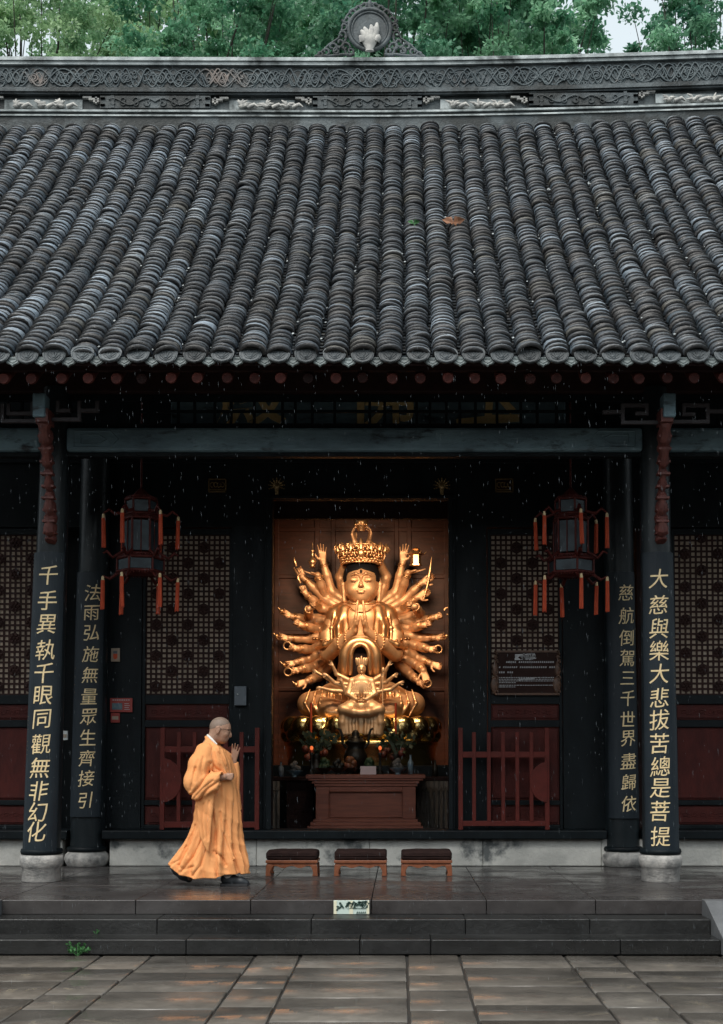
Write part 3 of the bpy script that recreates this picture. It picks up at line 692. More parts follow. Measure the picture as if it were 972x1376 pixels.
# carved end scrolls on the central beam: low raised cartouche lines
xm0, xm1 = xl_top + .16, xr_top - .16
for sg, xe in ((1, xm0), (-1, xm1)):
    m = MB()
    for d0, d1, k0, k1 in ((.05, .42, .16, .84), (.12, .30, .3, .68)):
        za_, zb_ = zb0 + (zb1 - zb0) * k0, zb0 + (zb1 - zb0) * k1
        m.tube([(xe + sg * d0, -.101, za_), (xe + sg * d1, -.101, za_), (xe + sg * (d1 + .08), -.101, (za_ + zb_) / 2), (xe + sg * d1, -.101, zb_), (xe + sg * d0, -.101, zb_), (xe + sg * d0, -.101, za_)], .008, 6)
    m.build('beam_moulding', M.beam, hall)
# frieze of small panes above the beam and the upper beam
zf0, zf1 = zb1 + .012, at(486, 538, 0)[1]
m = MB(); xa, xb = XL - 4.6, XR + 4.6
m.box(xa, xb, -.03, .03, zf0, zf0 + .045); m.box(xa, xb, -.03, .03, zf1 - .01, zf1 + .05); zm = at(486, 553, 0)[1]; m.box(xa, xb, -.012, .012, zm - .014, zm + .014)
gx = [at(p, 553, 0)[0] for p in (185, 199, 210, 240, 262, 289, 311, 342, 380, 397, 420, 450, 497, 517, 560, 578, 600, 618, 639, 668, 700, 722, 748, 770, 795)]
for x in gx + [at(p, 553, 0)[0] for p in (-90, -40, 10, 30, 940, 965, 1010, 1060)]: m.box(x - .014, x + .014, -.013, .013, zf0 + .04, zf1)
m.build('frieze_lattice', M.black, hall)
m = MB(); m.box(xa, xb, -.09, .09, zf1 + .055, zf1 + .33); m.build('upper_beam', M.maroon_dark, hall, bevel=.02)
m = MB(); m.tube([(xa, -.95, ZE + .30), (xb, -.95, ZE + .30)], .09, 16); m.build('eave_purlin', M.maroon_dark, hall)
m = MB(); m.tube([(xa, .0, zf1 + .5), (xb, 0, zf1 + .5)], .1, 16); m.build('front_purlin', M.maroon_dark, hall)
# carved struts from the columns out to the eave purlin
for bx, dxx in ((XL, .08), (XR, .01)):
    xa, za = at(68 if bx < 0 else 889, 728, -.2); xb, zb = at(60 if bx < 0 else 894, 566, -.85)
    m = MB(); pts = []; rr = []
    for i in range(41):
        t = i / 40; bul = .5 + .5 * math.sin(i * 1.65)
        pts.append((xa + (xb - xa) * t, -.2 - .65 * t ** 1.25 + .02 * math.sin(i * .8), za + (zb - za) * t)); rr.append(.040 + .022 * bul + .012 * math.sin(t * 9))
    m.tube(pts, rr, 8, True, 1.4)
    for i in range(3, 40, 4):
        p = pts[i]; m.box(p[0] - .062, p[0] + .062, p[1] - .075, p[1] + .02, p[2] - .012, p[2] + .012)
    m.box(xb - .06, xb + .06, -.95, -.72, zb - .03, zb + .10)
    m.build('carved_strut', M.bracket, hall, bevel=.004)
    m = MB(); xq, zq = at(55 if bx < 0 else 898, 553, -.9); m.box(xq - .06, xq + .06, -.98, -.80, zq - .07, zq + .16); m.build('strut_head', M.beam, hall, bevel=.015)
# greek-key brackets by the column heads
def fret(segs, flip=None):
    m = MB()
    for x0, y0_, x1, y1_ in segs:
        (xa, za), (xb, zb) = at(x0, y0_, -.8), at(x1, y1_, -.8)
        if abs(xa - xb) > abs(za - zb): m.box(min(xa, xb) - .016, max(xa, xb) + .016, -.82, -.78, (za + zb) / 2 - .016, (za + zb) / 2 + .016)
        else: m.box((xa + xb) / 2 - .016, (xa + xb) / 2 + .016, -.818, -.782, min(za, zb) - .014, max(za, zb) + .014)
    return m.build('fret_bracket', M.fret, hall)
fret([(64, 564, 107, 564), (107, 564, 107, 552), (107, 552, 131, 552), (131, 552, 131, 541), (107, 552, 107, 541), (78, 552, 93, 552), (78, 552, 78, 541)])
fret([(4, 566, 52, 566), (4, 566, 4, 545), (12, 545, 12, 556), (12, 556, 44, 556), (44, 556, 44, 542)])
fret([(890, 568, 837, 568), (837, 568, 837, 545), (837, 545, 869, 545), (869, 545, 869, 556), (869, 556, 856, 556), (837, 554, 812, 554)])
fret([(896, 567, 951, 567), (951, 567, 951, 545), (951, 545, 919, 545), (919, 545, 919, 557), (919, 557, 932, 557), (951, 553, 985, 553), (985, 553, 985, 544)])

# --- inner wall: sill, plinth, posts, panels
m = MB(); zs0, zs1 = at(486, 1128, WY - .27)[1], at(486, 1116, WY - .27)[1]
for a, b in zip((-9, -6.5, XLi + .27, -1.65, -.35, .95, XRi - .25), (XLi - .27, XLi - .27, -1.652, -.352, .948, XRi - .252, 9)):
    if b > a + .2 and a != -6.5: m.box(a, b, WY - .17, WY + .2, 0, zs0 + rnd.uniform(-.003, 0))
m.build('stone_plinth', M.plinth, hall, bevel=.012)
m = MB(); m.box(-9, XLi - .2, WY - .27, WY + .22, zs0 + .002, zs1); m.box(XLi + .2, XRi - .2, WY - .27, WY + .22, zs0 + .002, zs1); m.box(XRi + .2, 9, WY - .27, WY + .22, zs0 + .002, zs1); m.build('door_sill', M.black, hall, bevel=.012)
def wx(px): return at(px, 900, WY)[0]
def wz(py): return at(486, py, WY)[1]
ODL, ODR, ODT = wx(366), wx(603), wz(671)            # the doorway
m = MB()                                              # black framing: header and posts
m.box(-9, 9, WY + .03, WY + .13, wz(608), 7.2)
m.box(-9, wx(360), WY + .02, WY + .12, wz(708), wz(607.5)); m.box(wx(609), 9, WY + .02, WY + .12, wz(708), wz(607.5)); m.box(wx(359.8), wx(609.2), WY + .02, WY + .12, ODT, wz(607.5))
for a, b in ((310, 360), (609, 655), (142, 190), (757, 815)): m.box(wx(a), wx(b), WY + .021, WY + .11, zs1, wz(707))
m.build('wall_panelling', M.black, hall, bevel=.006)
m = MB(); xa, xb = wx(355), wx(612)                   # door jambs, stepped
for u0, u1 in ((xa, wx(366)), (wx(603), xb)):
    m = MB(); m.box(u0, u1, WY - .03, WY + .16, zs1, ODT + .03); m.box(u0 + (.03 if u0 == xa else -.0), u1 - (0 if u0 == xa else .03), WY - .055, WY - .032, zs1, ODT + .0); m.build('door_jamb', M.black, hall, bevel=.005)
m = MB(); m.box(xa, xb, WY - .05, WY + .0, ODT, ODT + .04); m.build('door_head', M.black, hall, bevel=.006)
m = MB(); m.box(wx(312), wx(352), WY - .06, WY + .02, wz(668), wz(632)); 
m = MB(); m.box(-9, 9, WY - .02, WY + .02, wz(622), wz(612)); m.build('wall_rail', M.black, hall, bevel=.004)
# gilt door studs and plates over the doors
for px in (372, 594):
    xc, zc_ = at(px, 653, WY - .03); m = MB()
    for k in range(9):
        q = R(-20 + 220 * k / 8); m.tube([(xc, WY - .01, zc_), (xc + .075 * math.cos(q), WY - .03, zc_ + .075 * math.sin(q))], [.006, .011], 6)
        m.ball((xc + .092 * math.cos(q), WY - .03, zc_ + .092 * math.sin(q)), .009, 6, 4)
    m.ball((xc, WY - .02, zc_), (.045, .03, .045)); m.tube([(xc, WY - .01, zc_ - .10), (xc, WY - .01, zc_)], [.02, .03], 8)
    m.build('gilt_door_stud', M.gold_dim, hall)
for px in (292, 678):
    xc, zc_ = at(px, 652, WY - .03); m = MB(); w_, h_ = .105, .078
    for a in ((-w_, -w_ + .012, -h_, h_), (w_ - .012, w_, -h_, h_), (-w_, w_, -h_, -h_ + .014), (-w_, w_, h_ - .010, h_)): m.box(xc + a[0], xc + a[1], WY - .03, WY + .018, zc_ + a[2], zc_ + a[3])
    for k in range(4):
        u = xc - .06 + .04 * k; m.tube([(u + .022 * math.cos(q), WY - .012, zc_ + .01 + .028 * math.sin(q)) for q in np.linspace(k, k + 5, 12)], .006, 5)
    m.box(xc - .09, xc + .09, WY - .015, WY + .018, zc_ - .05, zc_ - .04); m.build('gilt_door_plate', M.gold_dim, hall)
    m = MB(); m.box(xc - w_ + .01, xc + w_ - .01, WY - .004, WY + .017, zc_ - h_ + .01, zc_ + h_ - .01); m.build('plate_back', M.maroon_dark, hall)
# --- lattice doors
def lattice_door(p0, p1, ncol, rows=(718, 933)):
    xa, xb = wx(p0), wx(p1); yf = WY + .045
    fr = MB(); st = .035
    zt, zbm = wz(rows[0] - 8), zs1
    fr.box(xa - st, xa, yf - .03, yf + .05, zbm, zt); fr.box(xb, xb + st, yf - .03, yf + .05, zbm, zt)
    for a, b in ((933.5, 946), (967.5, 977), (1075.5, 1082), (1108.5, 1115.5), (rows[0] - 8, rows[0])):
        fr.box(xa, xb, yf - .028, yf + .045, max(wz(b), zs1 + .002), wz(a))
    door = fr.build('lattice_door', M.black, hall, bevel=.005)
    la = MB(); z0, z1 = wz(rows[1]), wz(rows[0]); nr = int(round((z1 - z0) / ((xb - xa) / ncol)))
    cw, ch = (xb - xa) / ncol, (z1 - z0) / nr; b_ = .0118
    for i in range(ncol + 1): la.box(xa + i * cw - b_, xa + i * cw + b_, yf - .005, yf + .007, z0, z1)
    for j in range(nr + 1): la.box(xa, xb, yf - .004, yf + .0065, z0 + j * ch - b_, z0 + j * ch + b_)
    for j in range(1, nr, 3):                         # carved rosettes scattered over the grid
        for i in range((1 if (j // 3) % 2 == 0 else 4), ncol, 6):
            xc, zc_ = xa + (i + 1) * cw, z0 + (j + .5) * ch
            if xc + cw > xb: continue
            la.tube([(xc, yf - .016, zc_), (xc, yf - .008, zc_)], .068, 14)
            for q in range(6): la.ball((xc + .04 * math.cos(q * 1.047), yf - .016, zc_ + .04 * math.sin(q * 1.047)), (.02, .010, .02), 6, 4)
            la.ball((xc, yf - .018, zc_), (.016, .012, .016), 6, 4)
    la.build('lattice', M.lattice, door)
    m = MB(); m.box(xa, xb, yf + .0075, yf + .030, z0, z1); m.build('window_paper', M.paper, door)
    for a, b, carved in ((946, 967.5, 1), (977, 1075.5, 0), (1082, 1108.5, 1)):
        m = MB(); za, zb = wz(b) + .004, wz(a) - .004; m.box(xa + .003, xb - .003, yf + .004, yf + .03, za, zb)
        i = .022; m.box(xa + i, xb - i, yf - .012, yf + .003, za + i, zb - i)
        if carved:
            u = xa + .10; zc_ = (za + zb) / 2
            while u < xb - .08:
                m.tube([(u + .036 * math.cos(q) * (1 - q / 9), yf - .013, zc_ + .032 * math.sin(q) * (1 - q / 9)) for q in np.linspace(0, 6, 14)], .006, 5)
                m.tube([(u + .05 + .02 * math.cos(q), yf - .013, zc_ - .01 + .02 * math.sin(q)) for q in np.linspace(1, 6, 10)], .005, 5); u += .105
        m.build('door_panel', M.redwood, door, bevel=.006)
lattice_door(195, 308, 16); lattice_door(660, 752, 13); lattice_door(-62, 47, 15); lattice_door(908, 1020, 15); lattice_door(-200, -75, 16); lattice_door(1034, 1160, 16)
# --- hall interior: floor, side walls, ceiling, rear panelling
m = MB(); m.box(-3.6, 2.8, WY + .25, 7.2, .1, .25); m.build('hall_floor', M.earth, hall)
m = MB(); m.box(-3.7, -3.6, WY + .15, 7.2, .1, 5.6); m.box(2.8, 2.9, WY + .15, 7.2, .1, 5.6); m.box(-3.7, 2.9, WY + .15, 7.2, 5.6, 5.7); m.build('hall_inner_wall', M.maroon_dark, hall)
BY = 6.3; m = MB(); m.box(-3.6, 2.8, BY, BY + .08, .25, 5.6)
for px in (372, 426, 448, 533, 550, 600): m.box(at(px, 800, BY)[0] - .035, at(px, 800, BY)[0] + .035, BY - .03, BY - .001, .25, 5.6)
for py in (775, 712, 926, 850): m.box(-3.6, 2.8, BY - .028, BY - .002, at(486, py, BY)[1] - .03, at(486, py, BY)[1] + .03)
m.build('rear_panelling', M.back_wall, hall, bevel=.008)
m = MB(); m.box(wx(340), wx(630), WY + .5, WY + .58, at(486, 697, WY + .5)[1], 5.6); m.build('inner_header', M.maroon_dark, hall)
for u0, u1 in ((-9, -3.72), (2.92, 9)): m = MB(); m.box(u0, u1, WY + .5, 7.2, -.1, 6.5); m.build('side_bay', M.black, hall)

# name plaque hung behind the frieze
PQ = .35
plq = tag(empty('name_plaque', (at(495, 555, PQ)[0], PQ, at(495, 555, PQ)[1])), 'wide dark plaque with big gilt characters half hidden behind the frieze lattice', 'plaque')
xa, xb = at(230, 550, PQ)[0], at(760, 550, PQ)[0]; zc_ = at(486, 534, PQ)[1]
m = MB(); m.box(xa, xb, PQ, PQ + .05, zc_ - .44, zc_ + .44); m.build('plaque_board', M.beam, plq, bevel=.01)
for ch, px in (('殿', 338), ('佛', 511), ('玉', 657)):
    text_obj('character', ch, .74, at(px, 540, PQ)[0], PQ - .005, zc_ + .03, M.gold_sign, plq, .02, .009)
# ================================================================ COUPLET BOARDS on the columns
def couplet(col, ptop, pbot, half, text, tpos, label, size, gap, small=None):
    """Curved lacquer board hugging a column, gilt characters following its curve."""
    bx, cyY, r0, r1, dx, fb = col
    Yf = cyY - .19
    z1, z0 = at(486, ptop, Yf)[1], at(486, pbot, Yf)[1]
    def axis(z): return bx + dx * z / 5.0
    def rad(z): return (r0 + (r1 - r0) * min(max((z - fb['h']) / 4.6, 0), 1)) + gap
    root = tag(empty('couplet_board', (axis(z0), cyY, z0)), label, 'couplet board', 'couplet boards on the columns')
    vs = []; nz, na = 24, 14
    for layer in (0, 1):
        for i in range(nz + 1):
            z = z0 + (z1 - z0) * i / nz; r = rad(z) + (.024 if layer == 0 else .001)
            for k in range(na + 1):
                a = half * (2 * k / na - 1); vs.append((axis(z) + r * math.sin(a), cyY - r * math.cos(a), z))
    n = na + 1; o1 = (nz + 1) * n; fs = []
    for i in range(nz):
        for k in range(na):
            a = i * n + k; fs.append((a, a + 1, a + n + 1, a + n)); fs.append((o1 + a + n, o1 + a + n + 1, o1 + a + 1, o1 + a))
    for i in range(nz):
        a = i * n; fs.append((a, a + n, o1 + a + n, o1 + a)); a += na; fs.append((a + n, a, o1 + a, o1 + a + n))
    for k in range(na): fs.append((k, o1 + k, o1 + k + 1, k + 1)); a = nz * n + k; fs.append((a + 1, o1 + a + 1, o1 + a, a))
    m = MB(); m.add(vs, fs, False); b = m.build('board', M.board, root, bevel=.004)
    def bender(xc, zc):
        def f(W):
            X = W[:, 0] + xc; Z = W[:, 2] + zc; r = np.array([rad(z) for z in Z]) + .024
            ang = np.clip(X / r, -1.3, 1.3); ax_ = np.array([axis(z) for z in Z])
            return np.stack([ax_ + (r + .0015 - W[:, 1]) * np.sin(ang), cyY - (r + .0015 - W[:, 1]) * np.cos(ang), Z], 1)
        return f
    for ch, (px, py) in zip(text, tpos):
        X, Z = at(px, py, Yf - .02); ang = math.asin(max(-.9, min(.9, (X - axis(Z)) / (rad(Z) + .024))))
        rr = rnd.uniform(.97, 1.03)
        text_obj('character', ch, size * rr, 0, 0, 0, M.gold_leaf, root, .005, 0, .10, .98, bender(ang * (rad(Z) + .024), Z))
    if small:
        for (sx_, pys, sz, mt_) in small:
            m_ = MB()
            for py in pys:
                X, Z = at(sx_, py, Yf)
                W = bender(sx_ and (half * .86 if sx_ > 0 and sx_ > 486 else -half * .86) * (rad(Z) + .02), Z)
                for k in range(3):
                    u = rnd.uniform(-sz, sz); v = rnd.uniform(-sz, sz); horiz = k % 2
                    q = np.array([(u - sz * (1 if horiz else .2), -.001, v - sz * (.2 if horiz else 1)), (u + sz * (1 if horiz else .2), -.001, v - sz * (.2 if horiz else 1)), (u + sz * (1 if horiz else .2), -.001, v + sz * (.2 if horiz else 1)), (u - sz * (1 if horiz else .2), -.001, v + sz * (.2 if horiz else 1))]) * .55
                    m_.add(W(q), [(0, 1, 2, 3)])
            m_.build('inscription', mt_, root)
    return root
def lerp_pts(p0, p1, ys): return [(p0[0] + (p1[0] - p0[0]) * (y - p0[1]) / (p1[1] - p0[1]), y) for y in ys]
couplet(COLS[0], 741, 1147, 1.02, '千手異執千眼同觀無非幻化', lerp_pts((64, 772), (48.5, 1118), (772, 806, 838, 873, 904, 934, 966, 1000, 1032, 1063, 1091, 1118)), 'black couplet board on the front column left of the monk, topmost gilt character 千', .215, .004, [(30, (962, 968, 974, 980, 996, 1002, 1008, 1014), .010, M.gold_dim)])
couplet(COLS[1], 741, 1147, 1.02, '大慈與樂大悲拔苦總是菩提', lerp_pts((886, 777), (888, 1124), (777, 812, 844, 874, 905, 937, 967, 999, 1030, 1059, 1090, 1124)), 'black couplet board on the right front column, topmost gilt character 大', .215, .004, [(916, (856, 864, 872, 880, 888, 896, 904, 912, 920, 930, 938, 946), .010, M.gold_dim)])
couplet(COLS[2], 768, 1098, .92, '法雨弘施無量眾生齊接引', lerp_pts((124.5, 796), (115, 1075), (796, 823, 850, 879, 907, 936, 963, 991, 1019, 1046, 1075)), 'narrow black couplet board on the inner left column, topmost small gilt character 法', .20, .004, [(103, (898, 909, 920, 930), .012, M.gold_dim)])
couplet(COLS[3], 768, 1100, .92, '慈航倒駕三千世界盡歸依', lerp_pts((842.5, 796), (846, 1080), (796, 827, 857, 884, 911, 938, 966, 992, 1023, 1051, 1080)), 'narrow black couplet board on the inner right column, topmost small gilt character 慈', .20, .004, [(860, (845, 855, 865, 875, 882), .012, M.gold_dim)])

# ================================================================ RED RAILINGS in front of the doors
def railing(posts, ends, rail_py, disc, label):
    Y = WY - .14; X = lambda p: at(p, 1000, Y)[0]; Z = lambda p: at(486, p, Y)[1]
    root = tag(empty('wooden_railing', (X(posts[0]), Y, zs1)), label, 'railing', 'low red railings before the doors'); zb = zs1 + .002
    for p in posts:
        e = p in ends; m = MB(); w_ = .026 if e else .022; m.box(X(p) - w_, X(p) + w_, Y - .022, Y + .022, zb if e else Z(1104) , Z(984 if not e else 978)); m.build('baluster', M.rail, root, bevel=.004)
    x0, x1 = X(posts[0]), X(posts[-1])
    for py0, py1 in rail_py: m = MB(); m.box(x0, x1, Y - .018, Y + .018, Z(py1), Z(py0)); m.build('rail', M.rail, root, bevel=.004)
    xc, sg, z0, z1 = disc; xc = X(xc); z1, z0 = Z(z0), Z(z1); zc = (z0 + z1) / 2; r = (z1 - z0) / 2
    m = MB(); m.prism([(xc + sg * r * .86 * math.cos(q), zc + r * math.sin(q)) for q in np.linspace(-math.pi / 2, math.pi / 2, 17)], Y - .034, Y - .024); m.build('half_round_board', M.rail, root, bevel=.003)
railing([219, 241, 262, 283, 304, 325, 346], (219, 346), ((1003, 1011), (1104, 1112)), (220, 1, 1019, 1078), 'dark red wooden railing behind the walking monk')
railing([619, 637, 657, 676, 695, 714, 735], (619, 735), ((1010, 1018), (1103, 1110)), (735, -1, 1024, 1078), 'dark red wooden railing right of the altar, below the brown notice board')

# ================================================================ LANTERNS
def lantern(px, ptop, plow, Y, rot, label):
    xc, zt = at(px, ptop, Y); zb = at(px, plow, Y)[1]; root = tag(empty('palace_lantern', (xc, Y, zb)), label, 'lantern', 'hexagonal lanterns hung in the porch')
    H = zt - zb
    def ring(r, z): return [(xc + r * math.cos(rot + k * math.pi / 3), Y + r * math.sin(rot + k * math.pi / 3), z) for k in range(6)]
    tiers = [('crown', .17, .80, 1.0), ('body', .19, .26, .74), ('skirt', .25, .03, .21)]
    fr = MB()
    for nm, r, a, b in tiers:
        A, B = ring(r, zb + H * a), ring(r, zb + H * b)
        for L_, t in ((A, .016), (B, .016)): fr.tube(L_ + [L_[0]], t, 6, False); 
        for p, q in zip(A, B): fr.tube([p, q], .013, 6)
        for k in range(6):
            mid0 = tuple((A[k][i] + A[(k + 1) % 6][i]) / 2 for i in range(3)); mid1 = tuple((B[k][i] + B[(k + 1) % 6][i]) / 2 for i in range(3))
            if nm == 'body': fr.tube([mid0, mid1], .007, 5)
            for L_, dz in ((A, -.03), (B, .0)):      # fretted aprons
                for t in np.linspace(.08, .92, 8):
                    p = [L_[k][i] * (1 - t) + L_[(k + 1) % 6][i] * t for i in range(3)]
                    fr.tube([(p[0], p[1], p[2] + dz), (p[0], p[1], p[2] + dz + .03)], .008, 4)
    arms_up, arms_lo = ring(.40, zb + H * .70), ring(.40, zb + H * -.06)
    for k in range(6):
        for pts in ([ring(.19, zb + H * .30)[k], ring(.30, zb + H * .22)[k], ring(.36, zb + H * .30)[k], ring(.40, zb + H * .27)[k]], [ring(.25, zb + H * .0)[k], ring(.33, zb + H * -.07)[k], ring(.40, zb + H * -.03)[k]],
                    [ring(.17, zb + H * .84)[k], ring(.28, zb + H * .80)[k], ring(.34, zb + H * .86)[k], ring(.40, zb + H * .80)[k]]): fr.tube(pts, [.018] * (len(pts) - 1) + [.010], 6)
    fr.tube([(xc, Y, zt), (xc, Y, 5.6)], .012, 6); fr.lathe([(.16, 0), (.10, .05), (.05, .10), (.012, .14)], (xc, Y, zt), 6, False)
    fr.lathe([(.02, -.02), (.25, 0), (.25, .012)], (xc, Y, zb + H * .02), 6, False)
    fr.build('lantern_frame', M.lantern, root)
    for nm, r, a, b in tiers:
        A, B = ring(r - .006, zb + H * a + .014), ring(r - .006, zb + H * b - .014)
        for k in range(6):
            j = (k + 1) % 6; m = MB(); n = Vector(((A[k][0] + A[j][0]) / 2 - xc, (A[k][1] + A[j][1]) / 2 - Y, 0)).normalized() * .006
            V_ = [Vector(A[k]), Vector(A[j]), Vector(B[j]), Vector(B[k])]; ins = [v * .9 + sum(V_, Vector()) / 4 * .1 for v in V_]; back = [v - n for v in ins]
            m.add(ins + back, [(0, 1, 2, 3), (7, 6, 5, 4), (0, 4, 5, 1), (1, 5, 6, 2), (2, 6, 7, 3), (3, 7, 4, 0)]); m.build('lantern_pane', M.lglass, root)
    for lv, (L_, ln) in enumerate(((ring(.40, zb + H * .80), H * .44), (ring(.40, zb + H * -.03), H * .45))):
        for p in L_:
            sw = rnd.uniform(-.012, .012); l2 = ln * rnd.uniform(.96, 1.04)
            m = MB(); m.tube([(p[0], p[1], p[2] - .045), (p[0] + sw * .5, p[1], p[2] - .1), (p[0] + sw, p[1], p[2] - l2 * .6), (p[0] + sw, p[1], p[2] - l2)], [.014, .016, .018, .019], 9)
            for q in range(7): a = q * .9; m.tube([(p[0] + .015 * math.cos(a), p[1] + .015 * math.sin(a), p[2] - .05), (p[0] + sw + .018 * math.cos(a), p[1] + .018 * math.sin(a), p[2] - l2 - rnd.uniform(0, .012))], .006, 4)
            t = m.build('tassel', M.tassel, root)
            m = MB(); m.ball((p[0], p[1], p[2] - .015), .015, 8, 6); m.tube([(p[0], p[1], p[2] - .05), (p[0], p[1], p[2] - .02)], .016, 8); m.build('bead', M.gold_leaf, t)
lantern(190, 672, 772, .95, R(12), 'dark wooden hexagonal lantern with red tassels hanging above the monk')
lantern(767, 672, 774, .95, R(38), 'dark wooden hexagonal lantern with red tassels hanging above the brown notice board')

# ================================================================ KNEELING STOOLS
def stool(px0, px1, label):
    Y0 = .55; xa, xb = at(px0, 1160, Y0)[0], at(px1, 1160, Y0)[0]; w_ = xb - xa; dp = .40; H = .285
    root = tag(empty('kneeling_stool', ((xa + xb) / 2, Y0 + dp / 2, 0)), label, 'stool', 'low kneeling stools before the altar')
    m = MB(); m.box(xa, xb, Y0, Y0 + dp, .135, .165); m.box(xa + .012, xb - .012, Y0 + .012, Y0 + dp - .012, .118, .134); m.build('seat_frame', M.stool, root, bevel=.005)
    m = MB(); n = 24                                  # scalloped apron, front and back
    for y in (Y0 + .004, Y0 + dp - .026):
        top = [(xa + .01 + (w_ - .02) * i / n, .117) for i in range(n + 1)]; bot = []
        for i in range(n + 1):
            t = i / n; d = .022 + .012 * math.cos(t * math.pi * 6) + (.03 if t < .1 or t > .9 else 0); bot.append((xa + .01 + (w_ - .02) * t, .117 - d))
        m.prism(bot + top[::-1], y, y + .022)
    m.build('apron', M.stool, root)
    for sx in (0, 1):
        for sy in (0, 1):
            x = xa + .005 if sx == 0 else xb - .005; d = 1 if sx == 0 else -1; y = Y0 + .003 if sy == 0 else Y0 + dp - .051
            m = MB(); m.prism([(x, .118), (x + d * .062, .118), (x + d * .05, .07), (x + d * .042, .03), (x + d * .052, .0), (x - d * .006, .0), (x - d * .004, .03)], y, y + .048); m.build('leg', M.stool, root, bevel=.004)
    S = Sdf((xa - .04, Y0 - .04, .15), (xb + .04, Y0 + dp + .04, .30), .0085)
    ph = rnd.uniform(0, 6)
    def f(x, y, z):
        cx, cy_ = (xa + xb) / 2, Y0 + dp / 2; qx = np.abs(x - cx) - (w_ / 2 - .028); qy = np.abs(y - cy_) - (dp / 2 - .028)
        hz = .032 - .010 * np.clip(1 + np.minimum(np.maximum(qx, qy), 0) * 9, 0, 1) + .004 * np.sin(23 * x + ph) * np.sin(19 * y)
        qz = np.abs(z - .212) - hz; o = np.sqrt(np.maximum(qx, 0) ** 2 + np.maximum(qy, 0) ** 2 + np.maximum(qz, 0) ** 2) + np.minimum(np.maximum(np.maximum(qx, qy), qz), 0); return o - .026
    S.op(f, (xa, Y0, .16), (xb, Y0 + dp, .27), .001); c = S.build('cushion', M.cushion, root)
    m = MB(); z = .212; x0, x1, y0, y1 = xa + .0, xb - .0, Y0, Y0 + dp
    m.tube([(x0 + .02, y0 - .001, z), (x1 - .02, y0 - .001, z)], .005, 6); m.build('piping', M.cushion, c)
stool(357, 427, 'low wooden kneeling stool with dark cushion, nearest the monk')
stool(449, 520, 'low wooden kneeling stool with dark cushion, the middle one of the row of three')
stool(539, 608, 'low wooden kneeling stool with dark cushion, farthest from the monk')

# ================================================================ NOTICES, DEVICES AND SMALL SIGNS
def card(name, p, Y, mt, root, d=.02, bevel=.003):
    (xa, zb), (xb, za) = at(p[0], p[1], Y), at(p[2], p[3], Y); m = MB(); m.box(xa, xb, Y, Y + d, za, zb); return m.build(name, mt, root, bevel=bevel), xa, xb, za, zb
Y = WY - .02
root = tag(empty('notice_board', (at(709, 936, Y)[0], Y, at(709, 936, Y)[1])), 'brown notice board with white lettering and carved frame on the lattice door', 'notice board')
_, xa, xb, za, zb = card('panel', (667, 874, 751, 934), Y, M.brown_sign, root)
m = MB()
for z in (za + .012, zb - .012): m.box(xa - .01, xb + .01, Y - .012, Y + .018, z - .012, z + .012)
for x in (xa, xb):
    for k in range(9): z = za + (zb - za) * (k + .5) / 9; m.tube([(x + .018 * math.cos(q + k), Y - .006, z + .026 * math.sin(q)) for q in np.linspace(0, 5.5, 10)], .011, 5)
    m.ball((x - .02, Y, za + .12), (.05, .018, .10)); m.ball((x - .012, Y, za + .30), (.035, .018, .09))
m.build('carved_frame', M.sign_frame, root)
text_obj('title_lettering', '玉佛殿', .060, (xa + xb) / 2 - .02, Y - .003, zb - .075, M.letter_grey, root, .002, .010, 0, 1.25)
text_obj('english_lettering', 'Jade Buddha Hall', .026, (xa + xb) / 2 - .01, Y - .003, (za + zb) / 2 - .075, M.letter_grey, root, .002, .004)
m = MB()                                              # the notice's small print, too small to read
for r_, (z, hh, x0, x1) in enumerate(((zb - .135, .017, .09, .0), (zb - .195, .017, .03, .0), (zb - .255, .017, .03, .48))):
    x = xa + x0
    while x < xb - .05 - x1:
        if rnd.random() < .9:
            for k in range(3): m.box(x + .001 * k, x + .018, Y - .003, Y - .001, z + hh * (k / 2.4 - .5) - .002, z + hh * (k / 2.4 - .5) + .0025)
            m.box(x + .007, x + .011, Y - .0035, Y - .001, z - hh / 2, z + hh / 2)
        x += .0245
for z in (za + .205, za + .185, za + .165, za + .145, za + .115, za + .095):
    x = xa + .03; e = xb - .05 - (.45 if z in (za + .145, za + .095) else 0)
    while x < e: l = rnd.uniform(.012, .035); m.box(x, min(x + l, e), Y - .003, Y - .001, z - .0035, z + .0035); x += l + .006
m.build('small_print', M.letter_grey, root)
Y = WY - .01
root = tag(empty('call_point', (at(155, 888, Y)[0], Y, at(155, 888, Y)[1])), 'small cream plate with red pendant marking on the black wall', 'wall plate')
_, xa, xb, za, zb = card('plate', (149.5, 871, 161, 889), Y, M.paper, root)
m = MB(); xm = (xa + xb) / 2; m.prism([(xm - .024, za + .09), (xm + .024, za + .09), (xm + .024, za + .05), (xm + .012, za + .028), (xm - .012, za + .028), (xm - .024, za + .05)], Y - .006, Y - .001); m.build('red_mark', M.tassel, root)
m = MB(); m.box(xm - .024, xm + .024, Y - .006, Y - .001, za + .094, za + .125); m.build('grey_mark', M.blue_glass, root)
root = tag(empty('red_notice', (at(162, 958, Y)[0], Y, at(162, 958, Y)[1])), 'wide red notice with a pale blue label on the black wall', 'notice')
_, xa, xb, za, zb = card('plate', (148, 938, 178, 957), Y, M.red_sign, root)
m = MB(); m.box(xa + .025, xa + .145, Y - .004, Y - .001, za + .03, za + .105); m.build('label_patch', M.porcelain, root)
m = MB()
for k in range(8): m.box(xa + .03 + .026 * k, xa + .048 + .026 * k, Y - .004, Y - .001, zb - .028, zb - .018)
for k in range(4): m.box(xa + .17, xb - .03 - .01 * (k % 2), Y - .004, Y - .001, za + .03 + .022 * k, za + .036 + .022 * k)
m.build('notice_print', M.letter_grey, root)
